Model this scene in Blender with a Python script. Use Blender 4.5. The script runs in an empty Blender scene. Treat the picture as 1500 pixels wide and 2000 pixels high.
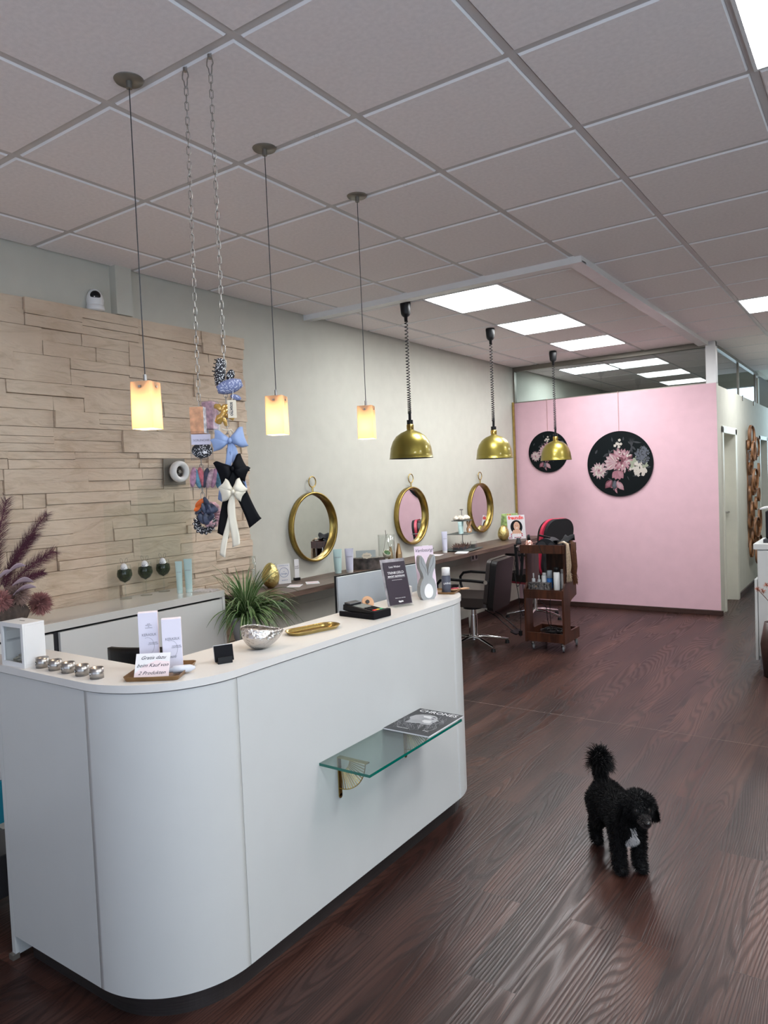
import bpy, bmesh, math, random
from mathutils import Vector, Matrix, Quaternion, noise
from math import pi, sin, cos, radians as rad
random.seed(7)
S = bpy.context.scene
COL = S.collection

# ---------------------------------------------------------------- camera
cam_data = bpy.data.cameras.new('camera'); cam = bpy.data.objects.new('camera', cam_data); COL.objects.link(cam)
cam_data.sensor_fit = 'HORIZONTAL'; cam_data.sensor_width = 36.0; cam_data.lens = 36.0 * 1413.65 / 1500
cam_data.clip_start = .05; cam_data.clip_end = 60
yaw, pitch, roll = .605923, -.041168, -.04144
fw = Vector((-sin(yaw)*cos(pitch), cos(yaw)*cos(pitch), sin(pitch)))
r0 = Vector((cos(yaw), sin(yaw), 0)); u0 = r0.cross(fw)
rr = r0*cos(roll) + u0*sin(roll); uu = -r0*sin(roll) + u0*cos(roll)
mw = Matrix((rr, uu, -fw)).transposed().to_4x4(); mw.translation = Vector((3.835, 0, 1.60))
cam.matrix_world = mw
S.camera = cam

# ---------------------------------------------------------------- world, exposure, daylight
W = bpy.data.worlds.new('world'); S.world = W; W.use_nodes = True
bg = W.node_tree.nodes['Background']; bg.inputs[0].default_value = (.55, .74, 1, 1); bg.inputs[1].default_value = .5
S.view_settings.view_transform = 'Standard'; S.view_settings.look = 'None'
S.view_settings.exposure = 0.50; S.view_settings.gamma = 1; S.view_settings.use_curve_mapping = False
S.cycles.use_denoising = True; S.cycles.max_bounces = 8; S.cycles.diffuse_bounces = 5; S.cycles.glossy_bounces = 5
S.cycles.transmission_bounces = 8; S.cycles.transparent_max_bounces = 12; S.cycles.caustics_reflective = False
S.cycles.caustics_refractive = False; S.cycles.sample_clamp_indirect = 4
def area(name, loc, rot, sx, sy, power, color):
    l = bpy.data.lights.new(name, 'AREA'); l.shape = 'RECTANGLE'; l.size = sx; l.size_y = sy; l.energy = power; l.color = color
    o = bpy.data.objects.new(name, l); o.location = loc; o.rotation_euler = rot; COL.objects.link(o); return o
LED_POWER = 22.5
DAY = 5.5
area('daylight_front_window', (3.4, -2.35, 1.3), (rad(142), 0, 0), 4.6, 1.6, DAY*4.8, (.84, .82, 1.0))
area('daylight_side_window', (6.42, -.3, 1.5), (0, rad(110), 0), 2.1, 3.2, DAY*9.6, (.70, .85, 1.0))
area('daylight_corridor_end', (3.1, 13.2, 2.2), (rad(-90), 0, 0), 1.3, 1.4, 14, (.66, .88, 1.0))

# ---------------------------------------------------------------- materials
MATS = {}
def M(name, col=(.8,.8,.8), rough=.5, metal=0.0, var=0.0, vscale=8, bump=0.0, bscale=40, coat=0.0, emit=0.0, ecol=None,
      trans=0.0, ior=1.45, alpha=1.0, sheen=0.0, spec=None, stretch=None):
    if name in MATS: return MATS[name]
    m = bpy.data.materials.new(name); m.use_nodes = True; MATS[name] = m
    nt = m.node_tree; b = nt.nodes['Principled BSDF']
    b.inputs['Base Color'].default_value = (*col, 1); b.inputs['Roughness'].default_value = rough
    b.inputs['Metallic'].default_value = metal; b.inputs['IOR'].default_value = ior
    b.inputs['Transmission Weight'].default_value = trans; b.inputs['Alpha'].default_value = alpha
    b.inputs['Coat Weight'].default_value = coat; b.inputs['Sheen Weight'].default_value = sheen
    if spec is not None: b.inputs['Specular IOR Level'].default_value = spec
    if emit: b.inputs['Emission Color'].default_value = (*(ecol or col), 1); b.inputs['Emission Strength'].default_value = emit
    tc = nt.nodes.new('ShaderNodeTexCoord'); vec = tc.outputs['Object']
    if stretch:
        mp = nt.nodes.new('ShaderNodeMapping'); mp.inputs['Scale'].default_value = stretch
        nt.links.new(vec, mp.inputs[0]); vec = mp.outputs[0]
    n = nt.nodes.new('ShaderNodeTexNoise'); n.inputs['Scale'].default_value = vscale; n.inputs['Detail'].default_value = 4
    nt.links.new(vec, n.inputs['Vector'])
    v = var if var else .03
    r = nt.nodes.new('ShaderNodeValToRGB'); r.color_ramp.elements[0].position = .3; r.color_ramp.elements[1].position = .7
    r.color_ramp.elements[0].color = tuple(max(0, c*(1-v)) for c in col) + (1,)
    r.color_ramp.elements[1].color = tuple(min(1, c*(1+v)) for c in col) + (1,)
    nt.links.new(n.outputs['Fac'], r.inputs[0]); nt.links.new(r.outputs[0], b.inputs['Base Color'])
    if bump:
        n2 = nt.nodes.new('ShaderNodeTexNoise'); n2.inputs['Scale'].default_value = bscale; n2.inputs['Detail'].default_value = 3
        nt.links.new(vec, n2.inputs['Vector'])
        bp = nt.nodes.new('ShaderNodeBump'); bp.inputs['Strength'].default_value = bump; bp.inputs['Distance'].default_value = .01
        nt.links.new(n2.outputs['Fac'], bp.inputs['Height']); nt.links.new(bp.outputs[0], b.inputs['Normal'])
    return m

def glass_mat(name, tint=(.9,.95,.93), refl=1.0, rough=0.0):
    """clear sheet glass: fresnel reflection over a tinted see-through"""
    m = bpy.data.materials.new(name); m.use_nodes = True; MATS[name] = m; nt = m.node_tree; nt.nodes.clear()
    out = nt.nodes.new('ShaderNodeOutputMaterial'); mix = nt.nodes.new('ShaderNodeMixShader')
    tr = nt.nodes.new('ShaderNodeBsdfTransparent'); tr.inputs[0].default_value = (*tint, 1)
    gl = nt.nodes.new('ShaderNodeBsdfGlossy'); gl.inputs['Roughness'].default_value = rough
    fr = nt.nodes.new('ShaderNodeFresnel'); fr.inputs[0].default_value = 1.5
    ge = nt.nodes.new('ShaderNodeNewGeometry'); ir = nt.nodes.new('ShaderNodeMapRange'); ir.inputs['To Min'].default_value = 1.5; ir.inputs['To Max'].default_value = 1/1.5
    nt.links.new(ge.outputs['Backfacing'], ir.inputs[0]); nt.links.new(ir.outputs[0], fr.inputs[0])
    mu = nt.nodes.new('ShaderNodeMath'); mu.operation = 'MULTIPLY'; mu.inputs[1].default_value = refl; mu.use_clamp = True
    nt.links.new(fr.outputs[0], mu.inputs[0]); nt.links.new(mu.outputs[0], mix.inputs[0])
    nt.links.new(tr.outputs[0], mix.inputs[1]); nt.links.new(gl.outputs[0], mix.inputs[2]); nt.links.new(mix.outputs[0], out.inputs[0])
    return m

def wood_floor():
    m = bpy.data.materials.new('dark_plank_floor'); m.use_nodes = True; nt = m.node_tree; b = nt.nodes['Principled BSDF']
    N = nt.nodes.new; L = nt.links.new
    tc = N('ShaderNodeTexCoord'); sp = N('ShaderNodeSeparateXYZ'); L(tc.outputs['Object'], sp.inputs[0])
    cb = N('ShaderNodeCombineXYZ'); L(sp.outputs[1], cb.inputs[0]); L(sp.outputs[0], cb.inputs[1])
    br = N('ShaderNodeTexBrick'); L(cb.outputs[0], br.inputs['Vector'])
    br.inputs['Scale'].default_value = 1; br.inputs['Brick Width'].default_value = 1.22; br.inputs['Row Height'].default_value = .18
    br.inputs['Mortar Size'].default_value = .0013; br.inputs['Mortar Smooth'].default_value = .1; br.inputs['Bias'].default_value = 0
    br.offset = .37; br.offset_frequency = 3
    br.inputs['Color1'].default_value = (0, 0, 0, 1); br.inputs['Color2'].default_value = (1, 1, 1, 1); br.inputs['Mortar'].default_value = (.5, .5, .5, 1)
    # per plank offset of the grain
    sc = N('ShaderNodeVectorMath'); sc.operation = 'SCALE'; sc.inputs['Scale'].default_value = 7.3; L(br.outputs['Color'], sc.inputs[0])
    ad = N('ShaderNodeVectorMath'); ad.operation = 'ADD'; L(tc.outputs['Object'], ad.inputs[0]); L(sc.outputs[0], ad.inputs[1])
    mp = N('ShaderNodeMapping'); mp.inputs['Scale'].default_value = (1, .13, 1); L(ad.outputs[0], mp.inputs[0])
    big = N('ShaderNodeTexNoise'); big.inputs['Scale'].default_value = 7; big.inputs['Detail'].default_value = 3; L(mp.outputs[0], big.inputs['Vector'])
    # growth rings: contour lines of a stretched noise field
    mp2 = N('ShaderNodeMapping'); mp2.inputs['Scale'].default_value = (1, .10, 1); L(ad.outputs[0], mp2.inputs[0])
    rn = N('ShaderNodeTexNoise'); rn.inputs['Scale'].default_value = 4.2; rn.inputs['Detail'].default_value = 1.6; rn.inputs['Roughness'].default_value = .35; L(mp2.outputs[0], rn.inputs['Vector'])
    k1 = N('ShaderNodeMath'); k1.operation = 'MULTIPLY'; k1.inputs[1].default_value = 250; L(rn.outputs['Fac'], k1.inputs[0])
    k2 = N('ShaderNodeMath'); k2.operation = 'MULTIPLY'; k2.inputs[1].default_value = 320; L(sp.outputs[0], k2.inputs[0])
    k3 = N('ShaderNodeMath'); k3.operation = 'ADD'; L(k1.outputs[0], k3.inputs[0]); L(k2.outputs[0], k3.inputs[1])
    k4 = N('ShaderNodeMath'); k4.operation = 'SINE'; L(k3.outputs[0], k4.inputs[0])
    wv = N('ShaderNodeMapRange'); wv.inputs['From Min'].default_value = -1; L(k4.outputs[0], wv.inputs[0])
    fine = N('ShaderNodeTexNoise'); fine.inputs['Scale'].default_value = 150; fine.inputs['Detail'].default_value = 2
    mp3 = N('ShaderNodeMapping'); mp3.inputs['Scale'].default_value = (1, .04, 1); L(ad.outputs[0], mp3.inputs[0]); L(mp3.outputs[0], fine.inputs['Vector'])
    r1 = N('ShaderNodeValToRGB'); e = r1.color_ramp.elements
    e[0].position = .28; e[0].color = (.021, .0088, .0068, 1); e[1].position = .72; e[1].color = (.076, .036, .027, 1)
    e2 = r1.color_ramp.elements.new(.5); e2.color = (.044, .0195, .015, 1)
    L(big.outputs['Fac'], r1.inputs[0])
    tint = N('ShaderNodeMixRGB'); tint.blend_type = 'MULTIPLY'; tint.inputs[0].default_value = .55
    r2 = N('ShaderNodeValToRGB'); r2.color_ramp.elements[0].color = (.55, .50, .55, 1); r2.color_ramp.elements[1].color = (1.25, 1.08, 1.0, 1)
    L(br.outputs['Color'], r2.inputs[0]); L(r1.outputs[0], tint.inputs[1]); L(r2.outputs[0], tint.inputs[2])
    gm = N('ShaderNodeMixRGB'); gm.blend_type = 'MULTIPLY'; gm.inputs[0].default_value = .5
    rg = N('ShaderNodeValToRGB'); rg.color_ramp.elements[0].position = .05; rg.color_ramp.elements[0].color = (.25, .22, .22, 1)
    rg.color_ramp.elements[1].position = .45; rg.color_ramp.elements[1].color = (1.1, 1.1, 1.1, 1)
    L(wv.outputs[0], rg.inputs[0]); L(tint.outputs[0], gm.inputs[1]); L(rg.outputs[0], gm.inputs[2])
    fm = N('ShaderNodeMixRGB'); fm.blend_type = 'MULTIPLY'; fm.inputs[0].default_value = .5
    rf = N('ShaderNodeValToRGB'); rf.color_ramp.elements[0].position = .35; rf.color_ramp.elements[0].color = (.45, .42, .42, 1)
    rf.color_ramp.elements[1].position = .6; rf.color_ramp.elements[1].color = (1.15, 1.12, 1.1, 1)
    L(fine.outputs['Fac'], rf.inputs[0]); L(gm.outputs[0], fm.inputs[1]); L(rf.outputs[0], fm.inputs[2])
    seam = N('ShaderNodeMixRGB'); seam.inputs[2].default_value = (.02, .010, .008, 1); L(br.outputs['Fac'], seam.inputs[0]); L(fm.outputs[0], seam.inputs[1])
    L(seam.outputs[0], b.inputs['Base Color'])
    rr_ = N('ShaderNodeMapRange'); rr_.inputs['To Min'].default_value = .46; rr_.inputs['To Max'].default_value = .30; L(wv.outputs[0], rr_.inputs[0])
    L(rr_.outputs[0], b.inputs['Roughness'])
    hs = N('ShaderNodeMath'); hs.operation = 'ADD'; L(rg.outputs[0], hs.inputs[0])
    hm = N('ShaderNodeMath'); hm.operation = 'MULTIPLY'; hm.inputs[1].default_value = .8; L(rf.outputs[0], hm.inputs[0]); L(hm.outputs[0], hs.inputs[1])
    bp = N('ShaderNodeBump'); bp.inputs['Strength'].default_value = .22; bp.inputs['Distance'].default_value = .002
    L(hs.outputs[0], bp.inputs['Height']); L(bp.outputs[0], b.inputs['Normal'])
    b.inputs['Specular IOR Level'].default_value = .30
    return m

def brown_wood(name, c1, c2, rough=.4, axis=(1, 12, 12), scale=3):
    m = bpy.data.materials.new(name); m.use_nodes = True; MATS[name] = m; nt = m.node_tree; b = nt.nodes['Principled BSDF']
    N = nt.nodes.new; L = nt.links.new
    tc = N('ShaderNodeTexCoord'); mp = N('ShaderNodeMapping'); mp.inputs['Scale'].default_value = axis; L(tc.outputs['Object'], mp.inputs[0])
    n = N('ShaderNodeTexNoise'); n.inputs['Scale'].default_value = scale; n.inputs['Detail'].default_value = 6; n.inputs['Distortion'].default_value = .6
    L(mp.outputs[0], n.inputs['Vector']); r = N('ShaderNodeValToRGB'); r.color_ramp.elements[0].position = .35; r.color_ramp.elements[1].position = .66
    r.color_ramp.elements[0].color = (*c1, 1); r.color_ramp.elements[1].color = (*c2, 1)
    L(n.outputs['Fac'], r.inputs[0]); L(r.outputs[0], b.inputs['Base Color']); b.inputs['Roughness'].default_value = rough
    return m

def stone_mat():
    m = bpy.data.materials.new('split_face_stone'); m.use_nodes = True; MATS['stone'] = m; nt = m.node_tree; b = nt.nodes['Principled BSDF']
    N = nt.nodes.new; L = nt.links.new
    tc = N('ShaderNodeTexCoord'); n = N('ShaderNodeTexNoise'); n.inputs['Scale'].default_value = 2.2; n.inputs['Detail'].default_value = 5; L(tc.outputs['Object'], n.inputs['Vector'])
    r = N('ShaderNodeValToRGB'); e = r.color_ramp.elements; e[0].position = .3; e[0].color = (.56, .43, .32, 1); e[1].position = .7; e[1].color = (.72, .595, .46, 1)
    L(n.outputs['Fac'], r.inputs[0])
    n2 = N('ShaderNodeTexNoise'); n2.inputs['Scale'].default_value = 9; n2.inputs['Detail'].default_value = 8; n2.inputs['Distortion'].default_value = 1.5
    mp = N('ShaderNodeMapping'); mp.inputs['Scale'].default_value = (1, .5, 2); L(tc.outputs['Object'], mp.inputs[0]); L(mp.outputs[0], n2.inputs['Vector'])
    mx = N('ShaderNodeMixRGB'); mx.blend_type = 'MULTIPLY'; mx.inputs[0].default_value = .35
    r2 = N('ShaderNodeValToRGB'); r2.color_ramp.elements[0].position = .3; r2.color_ramp.elements[0].color = (.62, .55, .42, 1); r2.color_ramp.elements[1].position = .5
    r2.color_ramp.elements[1].color = (1.05, 1.05, 1.05, 1); L(n2.outputs['Fac'], r2.inputs[0]); L(r.outputs[0], mx.inputs[1]); L(r2.outputs[0], mx.inputs[2])
    L(mx.outputs[0], b.inputs['Base Color']); b.inputs['Roughness'].default_value = .85
    bp = N('ShaderNodeBump'); bp.inputs['Strength'].default_value = 1; bp.inputs['Distance'].default_value = .011
    L(n2.outputs['Fac'], bp.inputs['Height']); L(bp.outputs[0], b.inputs['Normal'])
    return m

M('wall_paint', (.55, .54, .475), .75, bump=.05, bscale=120)
M('pink_paint', (.65, .42, .475), .7, bump=.04, bscale=120)
M('ceiling_tile', (.90, .84, .835), .9, var=.04, vscale=60, bump=.15, bscale=400)
M('tile_edge', (.88, .87, .88), .8)
M('grid_bar', (.60, .57, .56), .5)
M('sideboard_lacquer', (.80, .79, .76), .3, var=.01)
M('white_lacquer', (.60, .605, .595), .32, var=.01)
M('white_gloss', (.75, .73, .68), .10, var=.01, coat=.5)
M('worktop_white', (.70, .685, .665), .28, var=.02, vscale=3)
M('white_plastic', (.78, .78, .78), .35)
M('black_plastic', (.008, .008, .009), .35, spec=.3)
M('black_matte', (.007, .007, .009), .7, spec=.15)
M('black_leather', (.008, .0065, .0065), .38, spec=.35, bump=.15, bscale=250)
M('brown_leather', (.030, .022, .020), .4, bump=.1, bscale=250)
M('red_leather', (.50, .03, .07), .4)
M('steel_dark', (.13, .12, .12), .28, metal=.85, stretch=(1,1,60), var=.15)
M('steel', (.42, .40, .38), .33, metal=1, stretch=(1, 1, 30), var=.2)
M('chrome', (.82, .82, .82), .08, metal=1)
M('brass', (.36, .255, .075), .30, metal=1, var=.25, vscale=14)
M('gold', (.55, .40, .14), .24, metal=1, var=.15, vscale=20)
M('dome_gold', (.235, .19, .04), .36, metal=.8, coat=.25)
M('hammered_silver', (.62, .59, .56), .20, metal=1, bump=.9, bscale=70)
M('bronze_tray', (.28, .16, .07), .38, metal=.7, var=.25, vscale=12)
M('grey_metal', (.23, .21, .18), .4, metal=.6)
M('dark_grey', (.035, .035, .04), .4)
M('chain', (.38, .36, .33), .3, metal=1)
M('paper', (.82, .81, .82), .7)
M('pale_pink_paper', (.86, .72, .74), .7)
M('lavender_paper', (.78, .74, .86), .5)
M('teal_tube', (.50, .68, .66), .35)
M('lilac_tube', (.60, .60, .72), .35)
M('ink', (.03, .03, .05), .8)
M('ink_grey', (.22, .21, .26), .8)
M('ink_white', (.85, .85, .85), .8)
M('bone', (.74, .66, .52), .6)
M('grey_wood', (.33, .345, .35), .6, var=.25, vscale=10, stretch=(1, 1, .2))
M('egg_gold', (.70, .58, .24), .28, metal=1, bump=.7, bscale=60)
M('base_board', (.045, .022, .018), .4, var=.3, vscale=20, stretch=(1, 1, 8))
M('door_paint', (.66, .65, .57), .4)
M('frosted', (.75, .74, .72), .35, var=.02)
M('red_ink', (.85, .05, .04), .6)
brown_wood('desk_wood', (.065, .040, .030), (.155, .10, .075), .42, (10, 1, 10), 3)
brown_wood('trolley_wood', (.030, .010, .006), (.085, .028, .014), .35, (8, 8, 1), 3)
brown_wood('ring_wood', (.12, .05, .018), (.34, .16, .07), .5, (6, 6, 2), 3)
brown_wood('brush_wood', (.45, .24, .12), (.62, .36, .2), .5)
glass_mat('window_glass', (.72, .78, .78), 1.6)
glass_mat('clear_glass', (.965, .98, .975), 1.0)
glass_mat('shelf_glass', (.76, .83, .81), 1.0)
glass_mat('splash_glass', (.982, .99, .982), .7)
glass_mat('package_film', (.90, .90, .92), 1.0, .1)
M('glass_edge', (.0, .12, .09), .15, coat=.5)
stone_mat(); MATS['floor'] = wood_floor()

# ---------------------------------------------------------------- mesh builder
class MB:
    def __init__(s): s.v = []; s.f = []; s.mi = []; s.sm = []; s.m = Matrix.Identity(4); s.cur = 0; s.smooth = False
    def at(s, loc=(0,0,0), rot=(0,0,0), scale=(1,1,1)):
        from mathutils import Euler
        s.m = Matrix.Translation(loc) @ Euler(rot).to_matrix().to_4x4() @ Matrix.Diagonal((*scale, 1)); return s
    def add(s, vs, fs):
        o = len(s.v); s.v += [tuple(s.m @ Vector(p)) for p in vs]
        for f in fs: s.f.append(tuple(i+o for i in f)); s.mi.append(s.cur); s.sm.append(s.smooth)
        return s
    def box(s, x0, x1, y0, y1, z0, z1):
        sm = s.smooth; s.smooth = False
        s.add([(x0,y0,z0),(x1,y0,z0),(x1,y1,z0),(x0,y1,z0),(x0,y0,z1),(x1,y0,z1),(x1,y1,z1),(x0,y1,z1)],
              [(0,3,2,1),(4,5,6,7),(0,1,5,4),(1,2,6,5),(2,3,7,6),(3,0,4,7)]); s.smooth = sm; return s
    def cbox(s, c, d): return s.box(c[0]-d[0]/2, c[0]+d[0]/2, c[1]-d[1]/2, c[1]+d[1]/2, c[2]-d[2]/2, c[2]+d[2]/2)
    def rbox(s, x0, x1, y0, y1, z0, z1, r, n=3):
        """box whose vertical edges are rounded"""
        return s.prism(rrect(x0, x1, y0, y1, r, n), z0, z1)
    def prism(s, poly, z0, z1, caps=True, side_smooth=False):
        n = len(poly); vs = [(x,y,z0) for x,y in poly] + [(x,y,z1) for x,y in poly]
        sm = s.smooth; s.smooth = side_smooth
        s.add(vs, [(i,(i+1)%n,(i+1)%n+n,i+n) for i in range(n)]); s.smooth = False
        if caps: s.add(vs, [tuple(range(n-1,-1,-1)), tuple(range(n,2*n))])
        s.smooth = sm; return s
    def lathe(s, prof, n=32, rib=0, ribn=0, smooth=True):
        k = len(prof); vs = []
        for j in range(n):
            a = 2*pi*j/n; q = 1 + (rib*abs(sin(a*ribn/2)) if ribn else 0)
            for r, z in prof: vs.append((r*q*cos(a), r*q*sin(a), z))
        fs = []
        for j in range(n):
            j2 = (j+1) % n
            for i in range(k-1):
                if prof[i][0] < 1e-6 and prof[i+1][0] < 1e-6: continue
                if prof[i][0] < 1e-6: fs.append((j*k+i, j2*k+i+1, j*k+i+1))
                elif prof[i+1][0] < 1e-6: fs.append((j*k+i, j2*k+i, j*k+i+1))
                else: fs.append((j*k+i, j2*k+i, j2*k+i+1, j*k+i+1))
        sm = s.smooth; s.smooth = smooth; s.add(vs, fs); s.smooth = sm; return s
    def cyl(s, r, z0, z1, n=24, r2=None):
        r2 = r if r2 is None else r2
        vs = [(r*cos(2*pi*i/n), r*sin(2*pi*i/n), z0) for i in range(n)] + [(r2*cos(2*pi*i/n), r2*sin(2*pi*i/n), z1) for i in range(n)]
        sm = s.smooth; s.smooth = True; s.add(vs, [(i,(i+1)%n,(i+1)%n+n,i+n) for i in range(n)]); s.smooth = False
        s.add(vs, [tuple(range(n-1,-1,-1)), tuple(range(n,2*n))]); s.smooth = sm; return s
    def tube(s, pts, r, n=8, closed=False, flat=None):
        """pts path; r radius or list; flat=(a,b) makes an elliptic section"""
        P = [Vector(p) for p in pts]; N_ = len(P); vs = []; ref = None
        for i, p in enumerate(P):
            if closed: t = (P[(i+1) % N_] - P[i-1])
            else: t = P[min(i+1, N_-1)] - P[max(i-1, 0)]
            t.normalize()
            if ref is None:
                ref = Vector((0,0,1)) if abs(t.z) < .9 else Vector((1,0,0))
            a = t.cross(ref)
            if a.length < 1e-5: a = t.orthogonal()
            a.normalize(); b = a.cross(t).normalized(); ref = b
            rad_ = r[i] if isinstance(r, (list, tuple)) else r
            fa, fb = flat or (1, 1)
            for j in range(n):
                an = 2*pi*j/n; vs.append(p + a*(cos(an)*rad_*fa) + b*(sin(an)*rad_*fb))
        fs = []
        for i in range(N_ if closed else N_-1):
            i2 = (i+1) % N_
            for j in range(n): fs.append((i*n+j, i2*n+j, i2*n+(j+1)%n, i*n+(j+1)%n))
        sm = s.smooth; s.smooth = True; s.add(vs, fs); s.smooth = sm
        if not closed: s.add(vs, [tuple(range(n)), tuple(range(N_*n-1, (N_-1)*n-1, -1))])
        return s
    def torus(s, R, r, n=24, k=8, sx=1, sz=1):
        return s.tube([(R*sx*cos(2*pi*i/n), 0, R*sz*sin(2*pi*i/n)) for i in range(n)], r, k, closed=True)
    def ball(s, r, n=16, k=10, sc=(1,1,1), c=(0,0,0)):
        pr = [(r*sin(pi*i/k), -r*cos(pi*i/k)) for i in range(k+1)]; pr[0] = (0,-r); pr[-1] = (0,r)
        m0 = s.m; s.m = m0 @ Matrix.Translation(c) @ Matrix.Diagonal((*sc, 1)); s.lathe(pr, n); s.m = m0; return s
    def grid(s, f, nu, nv):
        vs = [f(i/nu, j/nv) for i in range(nu+1) for j in range(nv+1)]
        fs = [(i*(nv+1)+j, (i+1)*(nv+1)+j, (i+1)*(nv+1)+j+1, i*(nv+1)+j+1) for i in range(nu) for j in range(nv)]
        sm = s.smooth; s.smooth = True; s.add(vs, fs); s.smooth = sm; return s
    def build(s, name, mats, parent=None, loc=None, bevel=0, solid=0):
        me = bpy.data.meshes.new(name); me.from_pydata(s.v, [], s.f)
        if not isinstance(mats, (list, tuple)): mats = [mats]
        for m in mats: me.materials.append(MATS[m] if isinstance(m, str) else m)
        me.polygons.foreach_set('material_index', s.mi); me.polygons.foreach_set('use_smooth', s.sm); me.update()
        o = bpy.data.objects.new(name, me); COL.objects.link(o)
        if parent is not None: o.parent = parent
        if loc is not None: o.location = loc
        if solid:
            md = o.modifiers.new('s', 'SOLIDIFY'); md.thickness = solid; md.offset = 0
        if bevel:
            md = o.modifiers.new('b', 'BEVEL'); md.width = bevel; md.segments = 2; md.limit_method = 'ANGLE'
        return o
def rrect(x0, x1, y0, y1, r, n=4):
    out = []
    for cx, cy, a0 in ((x1-r, y1-r, 0), (x0+r, y1-r, 90), (x0+r, y0+r, 180), (x1-r, y0+r, 270)):
        for i in range(n+1):
            a = rad(a0 + 90*i/n); out.append((cx + r*cos(a), cy + r*sin(a)))
    return out
def tag(o, label=None, cat=None, group=None, kind=None):
    if label: o['label'] = label
    if cat: o['category'] = cat
    if group: o['group'] = group
    if kind: o['kind'] = kind
    return o
def thing(name, label, cat, loc=(0,0,0), rz=0, group=None):
    o = bpy.data.objects.new(name, None); COL.objects.link(o); o.empty_display_size = .05
    o.location = loc; o.rotation_euler = (0, 0, rad(rz)); return tag(o, label, cat, group)
def struct(name, mb, mat, label=None, **k): o = mb.build(name, mat, **k); o['kind'] = 'structure'; return o
def solo(name, mb, mat, label, cat, loc, rz=0, group=None, **k):
    o = mb.build(name, mat, None, loc, **k); o.rotation_euler = (0,0,rad(rz)); return tag(o, label, cat, group)
def copy_tree(o, parent=None):
    c = o.copy(); COL.objects.link(c); c.parent = parent
    for ch in o.children: copy_tree(ch, c)
    return c
def text(body, size, loc, rot, mat, parent, name='lettering', shear=0, align='CENTER', ext=.0002, sx=1.0, bold=0.0):
    cu = bpy.data.curves.new(name, 'FONT'); cu.body = body; cu.size = size; cu.align_x = align; cu.align_y = 'CENTER'
    cu.extrude = ext; cu.shear = shear; cu.resolution_u = 2; cu.offset = bold
    t = bpy.data.objects.new('tmp', cu); COL.objects.link(t)
    me = bpy.data.meshes.new_from_object(t.evaluated_get(bpy.context.evaluated_depsgraph_get()))
    bpy.data.objects.remove(t)
    me.materials.clear(); me.materials.append(MATS[mat]); me.name = name
    o = bpy.data.objects.new(name, me); COL.objects.link(o); o.parent = parent; o.location = loc
    o.rotation_euler = rot; o.scale = (sx, 1, 1); return o
UP = (rad(90), 0, 0)      # text standing, read from -Y

# ================================================================ the setting
H = 2.972
def gx(k): return .625*k - .2726
def gy(b): return 1.6248 + .625*b
struct('floor', MB().box(-.15, 6.65, -2.75, 13.6, -.1, 0), 'floor')
m = MB(); m.box(-.15, 0, -2.75, 13.6, 0, 3.7); struct('wall_left', m, 'wall_paint')
m = MB(); m.box(.0, .06, 2.728, 2.841, 2.677, H); struct('wall_left_pilaster', m, 'wall_paint')
m = MB(); m.box(0, 6.5, -2.75, -2.6, 0, .25); m.box(0, 6.5, -2.75, -2.6, 2.8, 3.2); m.box(0, .9, -2.75, -2.6, .25, 2.8); m.box(5.9, 6.5, -2.75, -2.6, .25, 2.8)
struct('wall_front', m, 'wall_paint')
m = MB(); m.box(6.5, 6.65, -2.75, 8.65, 0, .3); m.box(6.5, 6.65, -2.75, 8.65, 2.8, 3.2); m.box(6.5, 6.65, -2.75, -2.1, .3, 2.8); m.box(6.5, 6.65, 1.9, 8.65, .3, 2.8)
struct('wall_right', m, 'wall_paint')
def window(n, m1, m2):
    o = struct('window_%d' % n, m1, 'white_plastic'); m2.build('pane', 'clear_glass', o); return o
m = MB(); g = MB()
for x in (.9, 2.54, 4.2, 5.84): m.box(x, x+.06, -2.72, -2.65, .25, 2.8)
m.box(.9, 5.9, -2.72, -2.65, .25, .32); m.box(.9, 5.9, -2.72, -2.65, 2.73, 2.8); g.box(.9, 5.9, -2.69, -2.68, .3, 2.75); window(1, m, g)
m = MB(); g = MB()
for y in (-2.1, -.8, .5, 1.84): m.box(6.55, 6.62, y, y+.06, .3, 2.8)
m.box(6.55, 6.62, -2.1, 1.9, .3, .37); m.box(6.55, 6.62, -2.1, 1.9, 2.73, 2.8); g.box(6.58, 6.59, -2.1, 1.9, .3, 2.8); window(2, m, g)
struct('wall_back', MB().box(4.1, 6.5, 8.5, 8.65, 0, 3.2), 'wall_paint')
struct('wall_corridor', MB().box(4.1, 4.25, 8.65, 13.4, 0, 3.6), 'wall_paint')
m = MB(); m.box(0, 4.25, 13.4, 13.55, 0, 1.5); m.box(0, 2.5, 13.4, 13.55, 1.5, 3.7); m.box(3.8, 4.25, 13.4, 13.55, 1.5, 3.7); m.box(2.5, 3.8, 13.4, 13.55, 2.95, 3.7)
struct('wall_end', m, 'wall_paint')
m = MB(); m.box(2.5, 3.8, 13.43, 13.5, 1.5, 1.56); m.box(2.5, 3.8, 13.43, 13.5, 2.89, 2.95); m.box(3.12, 3.18, 13.43, 13.5, 1.5, 2.95)
window(3, m, MB().box(2.5, 3.8, 13.46, 13.47, 1.5, 2.95))
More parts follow.
